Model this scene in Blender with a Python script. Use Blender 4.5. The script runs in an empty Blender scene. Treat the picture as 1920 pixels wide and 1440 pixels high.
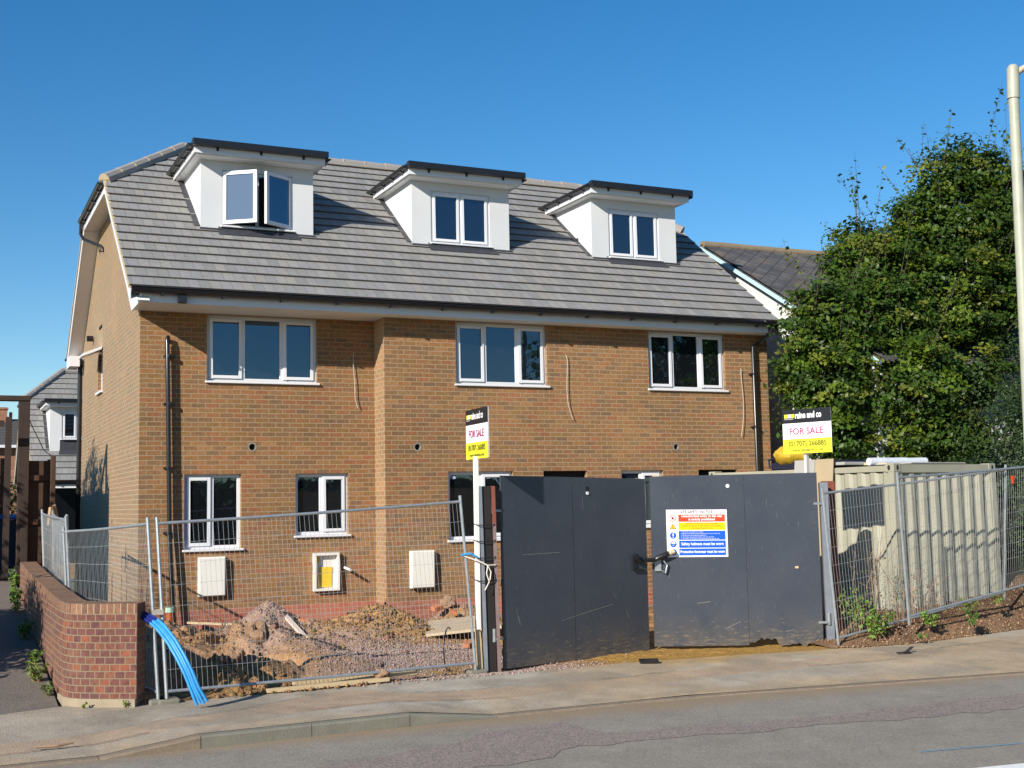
import bpy, math, random
import numpy as np
from mathutils import Vector, Matrix
D = bpy.data
SC = bpy.context.scene
COL = SC.collection
R = math.radians
rnd = random.Random(7)

# ---------------------------------------------------------------- camera
yaw, pitch, roll, fpx = .44, .0966, -.0196, 2310.1
F = Vector((math.sin(yaw)*math.cos(pitch), math.cos(yaw)*math.cos(pitch), math.sin(pitch)))
R0 = Vector((math.cos(yaw), -math.sin(yaw), 0)); U0 = R0.cross(F)
Rv = R0*math.cos(roll)+U0*math.sin(roll); Uv = U0*math.cos(roll)-R0*math.sin(roll)
cd = D.cameras.new('camera'); cam = D.objects.new('camera', cd); COL.objects.link(cam)
M = Matrix((Rv, Uv, -F)).transposed().to_4x4(); M.translation = Vector((-2.8673, -19.6275, 1.55))
cam.matrix_world = M
cd.sensor_width = 36; cd.lens = fpx/1920*36; cd.clip_end = 2000; cd.clip_start = .1
SC.camera = cam
# ---------------------------------------------------------------- sky, sun, exposure
SUN = Vector((1.65, 1.0, -.93)).normalized()
w = D.worlds.new('World'); SC.world = w; w.use_nodes = True
wn = w.node_tree.nodes; wl = w.node_tree.links; wn.clear()
sky = wn.new('ShaderNodeTexSky'); sky.sky_type = 'NISHITA'; sky.sun_disc = False
sky.sun_elevation = R(25.7); sky.sun_rotation = math.atan2(-SUN.x, -SUN.y)
sky.air_density = 1.0; sky.dust_density = .1; sky.ozone_density = 3.0; sky.altitude = 100
bg = wn.new('ShaderNodeBackground'); bg.inputs[1].default_value = .088
wo = wn.new('ShaderNodeOutputWorld'); hs = wn.new('ShaderNodeHueSaturation'); hs.inputs['Saturation'].default_value = 1.34; wl.new(sky.outputs[0], hs.inputs['Color']); wl.new(hs.outputs[0], bg.inputs[0]); wl.new(bg.outputs[0], wo.inputs[0])
ld = D.lights.new('sun', 'SUN'); ld.energy = 5.0; ld.angle = R(.5); ld.color = (1, .93, .82)
lo = D.objects.new('sun', ld); COL.objects.link(lo); lo.rotation_euler = SUN.to_track_quat('-Z', 'Y').to_euler()
lo.location = (-30, -20, 25)
SC.view_settings.view_transform = 'Standard'; SC.view_settings.look = 'None'
SC.view_settings.exposure = .62; SC.view_settings.gamma = 1; SC.view_settings.use_curve_mapping = False

# ---------------------------------------------------------------- materials
class NT:
    def __init__(s, name):
        s.m = D.materials.new(name); s.m.use_nodes = True; s.n = s.m.node_tree.nodes; s.l = s.m.node_tree.links
        s.b = s.n['Principled BSDF']
    def new(s, t, **k):
        o = s.n.new(t)
        for a, v in k.items(): setattr(o, a, v)
        return o
    def link(s, a, b): s.l.new(a, b)
    def noise(s, vec, scale, detail=4, rough=.55):
        o = s.new('ShaderNodeTexNoise'); o.inputs['Scale'].default_value = scale
        o.inputs['Detail'].default_value = detail; o.inputs['Roughness'].default_value = rough
        if vec is not None: s.link(vec, o.inputs['Vector'])
        return o
    def ramp(s, fac, stops, interp='LINEAR'):
        o = s.new('ShaderNodeValToRGB'); cr = o.color_ramp; cr.interpolation = interp
        while len(cr.elements) > 1: cr.elements.remove(cr.elements[-1])
        cr.elements[0].position = stops[0][0]; cr.elements[0].color = (*c3(stops[0][1]), 1)
        for p, c in stops[1:]:
            e = cr.elements.new(p); e.color = (*c3(c), 1)
        if fac is not None: s.link(fac, o.inputs[0])
        return o
    def mix(s, fac, a, b, mode='MIX'):
        o = s.new('ShaderNodeMix', data_type='RGBA', blend_type=mode)
        for sock, v in ((o.inputs[0], fac), (o.inputs[6], a), (o.inputs[7], b)):
            if hasattr(v, 'is_output'): s.link(v, sock)
            elif isinstance(v, (int, float)): sock.default_value = v
            else: sock.default_value = (*c3(v), 1)
        return o.outputs[2]
    def math(s, op, a, b=0., clamp=False):
        o = s.new('ShaderNodeMath', operation=op, use_clamp=clamp)
        for sock, v in zip(o.inputs, (a, b)):
            if hasattr(v, 'is_output'): s.link(v, sock)
            else: sock.default_value = v
        return o.outputs[0]
    def bump(s, h, strength=.5, dist=.01, prev=None):
        o = s.new('ShaderNodeBump'); o.inputs['Strength'].default_value = strength; o.inputs['Distance'].default_value = dist
        s.link(h, o.inputs['Height'])
        if prev is not None: s.link(prev, o.inputs['Normal'])
        return o.outputs['Normal']
    def pos(s): return s.new('ShaderNodeNewGeometry').outputs['Position']
    def uv(s): return s.new('ShaderNodeTexCoord').outputs['UV']
def c3(c):
    return (c, c, c) if isinstance(c, (int, float)) else tuple(c)[:3]
def sc(c, k): return tuple(min(1, x*k) for x in c3(c))

def simple(name, col, rough=.6, var=.12, scale=6., metal=0., bump=0., bscale=60., spec=.5):
    t = NT(name); p = t.pos()
    n = t.noise(p, scale, 5)
    c = t.mix(t.math('MULTIPLY', n.outputs[0], 1.), sc(col, 1-var), sc(col, 1+var))
    t.link(c, t.b.inputs['Base Color']); t.b.inputs['Roughness'].default_value = rough
    t.b.inputs['Metallic'].default_value = metal; t.b.inputs['Specular IOR Level'].default_value = spec
    if bump:
        n2 = t.noise(p, bscale, 4); t.link(t.bump(n2.outputs[0], bump, .01), t.b.inputs['Normal'])
    return t.m

def brick(name, stops, mortar, bw=.225, bh=.075, mort=.011, efflo=.25, bump=.6, offset=.5, sheen=.5):
    t = NT(name); uv = t.uv(); p = t.pos()
    b = t.new('ShaderNodeTexBrick'); b.offset = offset; b.squash = 1
    b.inputs['Scale'].default_value = 1; b.inputs['Brick Width'].default_value = bw
    b.inputs['Row Height'].default_value = bh; b.inputs['Mortar Size'].default_value = mort*.5
    b.inputs['Mortar Smooth'].default_value = .15; b.inputs['Bias'].default_value = 0
    b.inputs['Color1'].default_value = (0, 0, 0, 1); b.inputs['Color2'].default_value = (1, 1, 1, 1)
    dist = t.noise(p, 3.5, 2); off = t.new('ShaderNodeVectorMath', operation='MULTIPLY_ADD')
    t.link(dist.outputs['Color'], off.inputs[0]); off.inputs[1].default_value = (.006, .006, 0); t.link(uv, off.inputs[2])
    t.link(off.outputs[0], b.inputs['Vector'])
    rampc = t.ramp(b.outputs['Color'], stops)
    big = t.noise(p, .55, 3); mid = t.noise(p, 22, 5, .7); fine = t.noise(p, 130, 3)
    c = t.mix(.7, rampc.outputs[0], t.ramp(mid.outputs[0], [(.3, .45), (.55, 1), (.75, 1.35)]).outputs[0], 'MULTIPLY')
    c = t.mix(.5, c, t.ramp(big.outputs[0], [(.35, .66), (.65, 1.22)]).outputs[0], 'MULTIPLY')
    c = t.mix(.45, c, t.ramp(fine.outputs[0], [(.3, .6), (.7, 1.3)]).outputs[0], 'MULTIPLY')
    ef = t.noise(p, 1.9, 6, .65)
    c = t.mix(t.math('MULTIPLY', t.ramp(ef.outputs[0], [(.55, 0), (.75, 1)]).outputs[0], efflo), c, mortar)
    mc = t.mix(fine.outputs[0], sc(mortar, .7), sc(mortar, 1.2))
    c = t.mix(b.outputs['Fac'], c, mc)
    t.link(c, t.b.inputs['Base Color']); t.b.inputs['Roughness'].default_value = .88
    t.b.inputs['Specular IOR Level'].default_value = .3
    t.b.inputs['Sheen Weight'].default_value = sheen; t.b.inputs['Sheen Roughness'].default_value = .45; t.b.inputs['Sheen Tint'].default_value = (1, .86, .58, 1)
    inv = t.math('SUBTRACT', 1., b.outputs['Fac'])
    h = t.math('ADD', inv, t.math('MULTIPLY', fine.outputs[0], .35))
    t.link(t.bump(h, bump, .006), t.b.inputs['Normal'])
    return t.m

HB = [(0, (.31, .165, .07)), (.16, (.235, .15, .08)), (.3, (.36, .19, .085)), (.42, (.28, .175, .065)),
      (.52, (.40, .225, .10)), (.64, (.225, .145, .09)), (.74, (.33, .185, .07)), (.84, (.375, .17, .08)),
      (.93, (.33, .145, .07)), (1, (.29, .20, .10))]
M_brick = brick('brick_buff', [(p, (c[0]*.79, c[1]*.70, c[2]*.62)) for p, c in HB], (.33, .235, .145), efflo=.12, sheen=.8)
M_plinth = brick('brick_red', [(0, (.33, .10, .065)), (.5, (.42, .135, .085)), (1, (.36, .14, .09))], (.36, .24, .17))
M_wallbrick = brick('brick_old_red', [(0, (.15, .055, .045)), (.25, (.12, .05, .05)), (.45, (.175, .066, .045)),
    (.6, (.13, .055, .05)), (.8, (.19, .08, .048)), (.95, (.25, .075, .042)), (1, (.15, .08, .05))], (.20, .155, .10), bw=.1125, mort=.012, efflo=.3, sheen=.1)
M_coping = brick('brick_coping', [(0, (.14, .07, .05)), (.5, (.2, .10, .06)), (1, (.25, .12, .07))], (.28, .23, .15), bw=.075, bh=.6, mort=.014, efflo=.3, offset=0, sheen=0)
M_farbrick = brick('brick_far', [(0, (.25, .09, .05)), (1, (.36, .14, .07))], (.3, .24, .18))
M_conc = simple('concrete', (.22, .195, .165), .9, .25, 5, bump=.5)
M_render = simple('white_render', (.55, .56, .57), .8, .08, 1.7, bump=.15, bscale=150)
M_upvc = simple('white_upvc', (.66, .66, .68), .32, .03, 3)
M_soffit = simple('white_soffit', (.74, .74, .73), .45, .04, 3)
M_black = simple('black_plastic', (.012, .012, .014), .28, .2, 8)
M_lead = simple('lead_flashing', (.035, .037, .045), .6, .4, 9, bump=.3, bscale=30)  # lead, darkened to stand for the shade below the dormer sills
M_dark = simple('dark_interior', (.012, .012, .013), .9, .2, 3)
M_cream = simple('cream_box', (.70, .68, .62), .5, .05, 4)
M_yellow = simple('yellow_label', (.72, .50, .03), .5, .12, 14)
M_cable = simple('pale_cable', (.42, .38, .33), .5, .05, 5)
M_galv = simple('galvanised_steel', (.36, .39, .41), .42, .35, 14, metal=.55, bump=.1)
M_wire = simple('galvanised_wire', (.42, .44, .44), .45, .15, 6, metal=.4)
M_grip = simple('clamp_steel', (.62, .56, .46), .4, .2, 20, metal=.5)
M_rust = simple('rusty_steel', (.17, .045, .028), .75, .5, 9, bump=.4)
M_dsteel = simple('dark_steel', (.012, .009, .008), .6, .4, 9)
M_pinks = simple('weathered_pink_steel', (.17, .12, .115), .6, .35, 9)
M_steelp = simple('grey_painted_steel', (.16, .18, .21), .5, .3, 7)
M_postw = simple('white_timber', (.75, .74, .70), .6, .06, 3)
M_ply = simple('bare_timber', (.50, .38, .22), .75, .22, 9, bump=.2)
M_plyg = simple('grey_board', (.32, .31, .29), .75, .12, 4)
M_oldwood = simple('dark_timber', (.030, .016, .011), .75, .45, 6, bump=.4, bscale=40)
M_panelw = simple('fence_timber', (.055, .025, .012), .85, .45, 5, bump=.4, bscale=40)
M_blue = simple('blue_duct', (.03, .25, .55), .5, .28, 11, bump=.3, bscale=45)
M_navy = simple('dark_blue_duct', (.012, .02, .16), .35, .1, 4)
M_bin = simple('blue_bin_plastic', (.02, .05, .25), .4, .1, 4)
M_binb = simple('bin_body', (.008, .01, .03), .5, .1, 4)
M_scuff = simple('scuff', (.22, .21, .19), .8, .4, 30)
M_film = simple('protective_film', (.42, .42, .62), .4, .1, 6)
M_loose = simple('loose_brick', (.42, .15, .06), .9, .3, 14, bump=.5)
M_clay = simple('clay_pipe', (.50, .27, .19), .7, .15, 8)
M_orange = simple('orange_pipe', (.40, .10, .03), .5, .15, 8)
M_mint = simple('green_cap', (.40, .60, .45), .5, .1, 8)
M_rope = simple('rope', (.65, .58, .48), .8, .1, 30)
M_roll = simple('plastic_wrap', (.52, .56, .62), .35, .15, 6, bump=.5, bscale=14)
M_tarp = simple('yellow_cover', (.42, .27, .012), .7, .3, 9, bump=.6, bscale=20)
M_lamp = simple('grey_green_paint', (.33, .34, .27), .5, .22, 5)
M_barge = simple('pale_blue_paint', (.42, .60, .66), .5, .12, 5)
M_terr = simple('terracotta', (.38, .14, .07), .8, .2, 7)
M_bark = simple('bark', (.08, .06, .045), .9, .4, 12, bump=.6)
M_stem = simple('dry_stem', (.28, .17, .10), .85, .35, 12)
M_tape = simple('red_tape', (.55, .05, .02), .5, .1, 5)

def glass_mat(name, refl, tint, rough=.015):
    t = NT(name); p = t.pos()
    g = t.new('ShaderNodeBsdfGlossy'); g.inputs['Roughness'].default_value = rough; g.inputs['Color'].default_value = (.52, .76, 1, 1)
    d = t.new('ShaderNodeBsdfDiffuse'); d.inputs[0].default_value = (*c3(tint), 1)
    n = t.noise(p, 2.3, 3); nn = t.bump(n.outputs[0], .035, .02)
    t.link(nn, g.inputs['Normal'])
    lw = t.new('ShaderNodeLayerWeight'); lw.inputs['Blend'].default_value = .2
    fac = t.math('ADD', refl, t.math('MULTIPLY', lw.outputs['Fresnel'], .55), True)
    mx = t.new('ShaderNodeMixShader'); t.link(fac, mx.inputs[0]); t.link(d.outputs[0], mx.inputs[1]); t.link(g.outputs[0], mx.inputs[2])
    t.link(mx.outputs[0], t.n['Material Output'].inputs[0])
    return t.m
M_glass = glass_mat('window_glass', .15, (.006, .007, .009))
M_glass_d = glass_mat('dusty_sky_tinted_glass', .16, (.085, .105, .125), .06)  # blue-grey tint holds dust and the brighter sky an opened sash reflects

def tile_mat(name, col, w, h, warm=.1):
    t = NT(name); uv = t.uv(); p = t.pos()
    b = t.new('ShaderNodeTexBrick'); b.offset = .5
    for k, v in (('Scale', 1), ('Brick Width', w), ('Row Height', h), ('Mortar Size', .0035), ('Mortar Smooth', .3), ('Bias', 0)):
        b.inputs[k].default_value = v
    b.inputs['Color1'].default_value = (0, 0, 0, 1); b.inputs['Color2'].default_value = (1, 1, 1, 1); t.link(uv, b.inputs['Vector'])
    c = t.ramp(b.outputs['Color'], [(0, sc(col, .87)), (.3, sc(col, .96)), (.55, (col[0]*1.02, col[1]*1.0, col[2]*1.05)), (.8, (col[0]*1.07, col[1]*1.04, col[2]*.98)), (1, sc(col, 1.12))]).outputs[0]
    n = t.noise(p, 9, 6, .7); c = t.mix(.5, c, t.ramp(n.outputs[0], [(.3, .78), (.7, 1.2)]).outputs[0], 'MULTIPLY')
    n2 = t.noise(p, .8, 3); c = t.mix(t.math('MULTIPLY', t.ramp(n2.outputs[0], [(.55, 0), (.7, 1)]).outputs[0], warm*2.5), c, (col[0]*1.25, col[1]*1.15, col[2]*.95))
    sp = t.noise(p, 60, 2); c = t.mix(t.math('MULTIPLY', t.ramp(sp.outputs[0], [(.74, 0), (.78, 1)]).outputs[0], .5), c, (.45, .45, .43))
    c = t.mix(t.math('MULTIPLY', b.outputs['Fac'], .72), c, sc(col, .25))
    t.link(c, t.b.inputs['Base Color']); t.b.inputs['Roughness'].default_value = .75; t.b.inputs['Specular IOR Level'].default_value = .35
    f = t.noise(p, 160, 3)
    t.link(t.bump(t.math('ADD', t.math('SUBTRACT', 1., b.outputs['Fac']), t.math('MULTIPLY', f.outputs[0], .3)), .4, .004), t.b.inputs['Normal'])
    return t.m
M_tile = tile_mat('concrete_roof_tile', (.222, .220, .213), .166, .31)
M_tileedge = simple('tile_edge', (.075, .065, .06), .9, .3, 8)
M_ridge = simple('ridge_tile', (.25, .235, .22), .8, .14, 5, bump=.3)
M_mortar = simple('bedding_mortar', (.42, .34, .22), .95, .2, 12, bump=.4)

def slate_mat():
    t = NT('diamond_slate'); uv = t.uv(); p = t.pos()
    mp = t.new('ShaderNodeMapping'); mp.inputs['Rotation'].default_value = (0, 0, R(45)); t.link(uv, mp.inputs[0])
    b = t.new('ShaderNodeTexBrick'); b.offset = 0
    for k, v in (('Scale', 1), ('Brick Width', .26), ('Row Height', .26), ('Mortar Size', .008), ('Mortar Smooth', .2)): b.inputs[k].default_value = v
    b.inputs['Color1'].default_value = (0, 0, 0, 1); b.inputs['Color2'].default_value = (1, 1, 1, 1); t.link(mp.outputs[0], b.inputs['Vector'])
    c = t.ramp(b.outputs['Color'], [(0, (.05, .05, .054)), (1, (.09, .085, .088))]).outputs[0]
    n = t.noise(p, 4, 6, .7); c = t.mix(.8, c, t.ramp(n.outputs[0], [(.3, .5), (.7, 1.5)]).outputs[0], 'MULTIPLY')
    n2 = t.noise(p, 1.3, 5, .7); c = t.mix(t.math('MULTIPLY', t.ramp(n2.outputs[0], [(.5, 0), (.68, 1)]).outputs[0], .6), c, (.17, .135, .085))
    c = t.mix(b.outputs['Fac'], c, (.02, .02, .02)); t.link(c, t.b.inputs['Base Color']); t.b.inputs['Roughness'].default_value = .85
    t.link(t.bump(t.math('SUBTRACT', 1., b.outputs['Fac']), .6, .01), t.b.inputs['Normal'])
    return t.m
M_slate = slate_mat()

def gate_mat():
    t = NT('painted_ply_slate_blue'); p = t.pos(); uv = t.uv()
    n = t.noise(p, 1.6, 5, .6); c = t.ramp(n.outputs[0], [(.3, (.040, .048, .065)), (.7, (.055, .063, .080))]).outputs[0]
    mp = t.new('ShaderNodeMapping'); mp.inputs['Scale'].default_value = (9, 1.6, 1); t.link(uv, mp.inputs[0])
    s = t.noise(mp.outputs[0], 4, 7, .72); c = t.mix(t.math('MULTIPLY', t.ramp(s.outputs[0], [(.60, 0), (.67, 1)]).outputs[0], .42), c, (.20, .19, .17))
    mp2 = t.new('ShaderNodeMapping'); mp2.inputs['Scale'].default_value = (1.2, 7, 1); mp2.inputs['Rotation'].default_value = (0, 0, .15); t.link(uv, mp2.inputs[0])
    s2 = t.noise(mp2.outputs[0], 5, 8, .75)
    sx = t.new('ShaderNodeSeparateXYZ'); t.link(p, sx.inputs[0])
    low = t.ramp(t.math('MULTIPLY_ADD', sx.outputs[2], -.9, ), [(0, 0), (1, 1)])
    lowm = t.new('ShaderNodeMapRange'); lowm.inputs[1].default_value = .15; lowm.inputs[2].default_value = -.52; t.link(sx.outputs[2], lowm.inputs[0])
    thr = t.math('GREATER_THAN', t.math('ADD', s2.outputs[0], t.math('MULTIPLY', lowm.outputs[0], .16)), .68)
    c = t.mix(t.math('MULTIPLY', thr, .45), c, (.26, .21, .15))
    d = t.noise(p, 3.2, 6, .7); mud = t.math('MULTIPLY', t.math('POWER', lowm.outputs[0], 2.2), t.ramp(d.outputs[0], [(.35, 0), (.65, 1)]).outputs[0])
    c = t.mix(t.math('MULTIPLY', mud, .75), c, (.15, .115, .07))
    t.link(c, t.b.inputs['Base Color']); t.b.inputs['Roughness'].default_value = .42
    f = t.noise(p, 35, 4); t.link(t.bump(f.outputs[0], .12, .005), t.b.inputs['Normal'])
    return t.m
M_gate = gate_mat()

def cont_mat():
    t = NT('beige_container_paint'); p = t.pos()
    n = t.noise(p, 1.2, 4); c = t.ramp(n.outputs[0], [(.3, (.27, .262, .20)), (.7, (.325, .315, .245))]).outputs[0]
    mp = t.new('ShaderNodeMapping'); mp.inputs['Scale'].default_value = (6, 6, .5); t.link(p, mp.inputs[0])
    s = t.noise(mp.outputs[0], 2.2, 6, .7); c = t.mix(t.math('MULTIPLY', t.ramp(s.outputs[0], [(.55, 0), (.8, 1)]).outputs[0], .35), c, (.30, .27, .20))
    t.link(c, t.b.inputs['Base Color']); t.b.inputs['Roughness'].default_value = .5
    return t.m
M_cont = cont_mat()

def attr_mat(name, rough=.9, var=.35, scale=40, bump=.6, bd=.02, leaf=False, spec=.3):
    t = NT(name); a = t.new('ShaderNodeAttribute', attribute_name='col'); p = t.pos()
    n = t.noise(p, scale, 6, .7)
    c = t.mix(1., a.outputs['Color'], t.ramp(n.outputs[0], [(.25, 1-var), (.75, 1+var)]).outputs[0], 'MULTIPLY')
    t.link(c, t.b.inputs['Base Color']); t.b.inputs['Roughness'].default_value = rough; t.b.inputs['Specular IOR Level'].default_value = spec
    if leaf:
        tr = t.new('ShaderNodeBsdfTranslucent'); t.link(t.mix(.8, c, (1.35, 1.5, .3), 'MULTIPLY'), tr.inputs[0])
        mx = t.new('ShaderNodeMixShader'); mx.inputs[0].default_value = .28
        t.link(t.b.outputs[0], mx.inputs[1]); t.link(tr.outputs[0], mx.inputs[2]); t.link(mx.outputs[0], t.n['Material Output'].inputs[0])
    elif bump:
        t.link(t.bump(n.outputs[0], bump, bd), t.b.inputs['Normal'])
    return t.m
M_soil = attr_mat('site_soil', .95, .45, 14, .9, .05)
M_stone = attr_mat('stones', .9, .15, 30, 0)
M_leaf = attr_mat('leaves', .42, .12, 2, 0, leaf=True, spec=.22)

def asphalt(name, base, agg, aggamt, kind='road'):
    t = NT(name); p = t.pos(); sx = t.new('ShaderNodeSeparateXYZ'); t.link(p, sx.inputs[0])
    big = t.noise(p, 2.2, 9, .72); c = t.ramp(big.outputs[0], [(.32, sc(base, .74)), (.68, sc(base, 1.16))]).outputs[0]
    v = t.new('ShaderNodeTexVoronoi'); v.inputs['Scale'].default_value = (60 if name == 'patch_asphalt' else 55); t.link(p, v.inputs['Vector'])
    c = t.mix(aggamt, c, t.mix(v.outputs['Color'], sc(agg, .35), sc(agg, 1.5)))
    hf = t.noise(p, 210, 3, .8); c = t.mix(.55, c, t.ramp(hf.outputs[0], [(.3, .55), (.7, 1.5)]).outputs[0], 'MULTIPLY')
    if kind == 'attr':
        at = t.new('ShaderNodeAttribute', attribute_name='col'); lum = t.ramp(big.outputs[0], [(.3, .86), (.7, 1.12)]).outputs[0]
        c = t.mix(1., at.outputs['Color'], lum, 'MULTIPLY'); c = t.mix(.22, c, t.mix(v.outputs['Color'], sc(agg, .35), sc(agg, 1.5)))
        c = t.mix(.6, c, t.ramp(hf.outputs[0], [(.3, .55), (.7, 1.5)]).outputs[0], 'MULTIPLY')
    if kind == 'road':
        yy = t.math('ADD', sx.outputs[1], t.math('MULTIPLY', sx.outputs[0], .055))
        wob = t.noise(p, 1.3, 5, .65); e = t.math('ADD', yy, t.math('MULTIPLY', wob.outputs[0], .35))
        dm = t.new('ShaderNodeMapRange'); dm.inputs[1].default_value = -8.35; dm.inputs[2].default_value = -7.85; t.link(e, dm.inputs[0])
        c = t.mix(t.math('MULTIPLY', dm.outputs[0], .8), c, (.26, .18, .10))
    sp = t.noise(p, 26, 2); c = t.mix(t.math('MULTIPLY', t.ramp(sp.outputs[0], [(.75, 0), (.78, 1)]).outputs[0], .5), c, (.5, .46, .38))
    t.link(c, t.b.inputs['Base Color']); t.b.inputs['Roughness'].default_value = .85
    t.link(t.bump(t.math('ADD', hf.outputs[0], v.outputs['Distance']), .5, .006), t.b.inputs['Normal'])
    return t.m
M_road = asphalt('road_asphalt', (.235, .207, .172), (.29, .26, .21), .3, 'road')
M_pave = asphalt('pavement_asphalt', (.35, .29, .215), (.36, .31, .24), .25, 'attr')
M_drive = asphalt('drive_asphalt', (.12, .10, .085), (.22, .19, .16), .25, 'plain')
M_patch = asphalt('patch_asphalt', (.155, .13, .112), (.30, .24, .21), .6, 'plain')
M_smooth = asphalt('smooth_asphalt', (.25, .22, .18), (.3, .27, .22), .2, 'plain')
M_kerb = simple('kerb_concrete', (.17, .16, .125), .9, .3, 6, bump=.5)
M_kerbd = simple('kerb_dropped', (.195, .15, .105), .9, .4, 12, bump=.5)
M_crack = simple('crack', (.03, .027, .024), .95, .2, 9)
M_white = simple('white_marking', (.72, .72, .70), .8, .2, 18)
M_bluem = simple('blue_marking', (.10, .30, .48), .8, .3, 18)
M_grassm = simple('verge_ground', (.07, .075, .03), .95, .3, 2, bump=.4)
def pm(name, col): return simple(name, col, .4, .02, 3)
M_sb, M_sw, M_sy = pm('sign_black', (.01, .01, .012)), pm('sign_white', (.82, .81, .83)), pm('sign_yellow', (.80, .76, .03))
M_txtp, M_txtg = pm('text_pink', (.36, .06, .16)), pm('text_olive', (.16, .16, .02))
M_red, M_amb, M_blu = pm('notice_red', (.62, .06, .02)), pm('notice_yellow', (.78, .52, .0)), pm('notice_blue', (.012, .10, .52))
M_txtk = pm('text_dark', (.05, .05, .05))

# ---------------------------------------------------------------- mesh building
class MB:
    def __init__(s): s.v = []; s.f = []; s.mi = []; s.uv = []
    def face(s, pts, mi=0, uv=None):
        i = len(s.v); s.v += [tuple(p) for p in pts]; s.f.append(tuple(range(i, i+len(pts)))); s.mi.append(mi)
        if uv is None:
            a, b, c = Vector(pts[0]), Vector(pts[1]), Vector(pts[2]); n = (b-a).cross(c-a)
            if n.length < 1e-12 and len(pts) > 3: n = (c-a).cross(Vector(pts[3])-a)
            ax = max(range(3), key=lambda k: abs(n[k]))
            uv = [((p[1], p[2]) if ax == 0 else (p[0], p[2]) if ax == 1 else (p[0], p[1])) for p in pts]
        s.uv += uv
    def box(s, x0, x1, y0, y1, z0, z1, mi=0, skip=''):
        P = lambda x, y, z: (x, y, z)
        if 'l' not in skip: s.face([P(x0, y1, z0), P(x0, y0, z0), P(x0, y0, z1), P(x0, y1, z1)], mi)
        if 'r' not in skip: s.face([P(x1, y0, z0), P(x1, y1, z0), P(x1, y1, z1), P(x1, y0, z1)], mi)
        if 'f' not in skip: s.face([P(x0, y0, z0), P(x1, y0, z0), P(x1, y0, z1), P(x0, y0, z1)], mi)
        if 'k' not in skip: s.face([P(x1, y1, z0), P(x0, y1, z0), P(x0, y1, z1), P(x1, y1, z1)], mi)
        if 't' not in skip: s.face([P(x0, y0, z1), P(x1, y0, z1), P(x1, y1, z1), P(x0, y1, z1)], mi)
        if 'b' not in skip: s.face([P(x0, y1, z0), P(x1, y1, z0), P(x1, y0, z0), P(x0, y0, z0)], mi)
    def obox(s, o, a, b, c, mi=0):      # origin corner and three edge vectors
        o, a, b, c = map(Vector, (o, a, b, c))
        q = lambda *k: o+a*k[0]+b*k[1]+c*k[2]
        for fc in (((0,0,0),(1,0,0),(1,0,1),(0,0,1)), ((1,0,0),(1,1,0),(1,1,1),(1,0,1)), ((1,1,0),(0,1,0),(0,1,1),(1,1,1)),
                   ((0,1,0),(0,0,0),(0,0,1),(0,1,1)), ((0,0,1),(1,0,1),(1,1,1),(0,1,1)), ((0,1,0),(1,1,0),(1,0,0),(0,0,0))):
            s.face([q(*k) for k in fc], mi)
    def bar(s, p, q, wd, ht, mi=0, up=(0, 0, 1)):     # rectangular bar along p-q
        p, q = Vector(p), Vector(q); d = (q-p).normalized(); u = Vector(up)
        if abs(d.dot(u)) > .98: u = Vector((0, 1, 0))
        sd = d.cross(u).normalized(); u = sd.cross(d).normalized()
        s.obox(p-sd*wd/2-u*ht/2, sd*wd, q-p, u*ht, mi)
    def tube(s, pts, r, n=8, mi=0, caps=True):
        pts = [Vector(p) for p in pts]; rs = r if isinstance(r, (list, tuple)) else [r]*len(pts)
        rings = []; prev = None
        for i, p in enumerate(pts):
            d = (pts[min(i+1, len(pts)-1)]-pts[max(i-1, 0)]).normalized()
            if prev is None: a = d.orthogonal().normalized()
            else: a = (prev-d*prev.dot(d)).normalized()
            prev = a; b = d.cross(a)
            rings.append([p+(a*math.cos(2*math.pi*k/n)+b*math.sin(2*math.pi*k/n))*rs[i] for k in range(n)])
        for i in range(len(rings)-1):
            for k in range(n):
                s.face([rings[i][k], rings[i][(k+1) % n], rings[i+1][(k+1) % n], rings[i+1][k]], mi)
        if caps:
            s.face(rings[0][::-1], mi); s.face(rings[-1], mi)
    def prism(s, poly, axis, a, b, mi=0):     # polygon (2D) extruded along axis 0/1/2 from a to b
        def P(p, t):
            return (t, p[0], p[1]) if axis == 0 else (p[0], t, p[1]) if axis == 1 else (p[0], p[1], t)
        n = len(poly)
        s.face([P(p, a) for p in poly], mi); s.face([P(p, b) for p in poly][::-1], mi)
        for i in range(n): s.face([P(poly[i], a), P(poly[i], b), P(poly[(i+1) % n], b), P(poly[(i+1) % n], a)], mi)
    def build(s, name, mats, parent=None, smooth=False, base=None, bevel=0):
        if not isinstance(mats, (list, tuple)): mats = [mats]
        me = D.meshes.new(name)
        if parent is not None: o0 = Vector(parent['_b'])
        else: o0 = Vector(base) if base is not None else Vector((0, 0, 0))
        me.from_pydata([tuple(Vector(v)-o0) for v in s.v], [], s.f)
        ul = me.uv_layers.new(name='UVMap'); ul.data.foreach_set('uv', [c for u in s.uv for c in u])
        me.polygons.foreach_set('material_index', s.mi)
        for m in mats: me.materials.append(m)
        if smooth or bevel:
            import bmesh
            bm = bmesh.new(); bm.from_mesh(me); bmesh.ops.remove_doubles(bm, verts=bm.verts, dist=1e-4); bm.to_mesh(me); bm.free()
        if smooth:
            me.shade_smooth()
            if hasattr(me, 'set_sharp_from_angle'): me.set_sharp_from_angle(angle=R(40))
        ob = D.objects.new(name, me); COL.objects.link(ob); ob['_b'] = tuple(o0)
        if parent is not None: ob.parent = parent
        else: ob.location = o0
        if bevel:
            md = ob.modifiers.new('bevel', 'BEVEL'); md.width = bevel; md.segments = 2; md.limit_method = 'ANGLE'
        return ob
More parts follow.
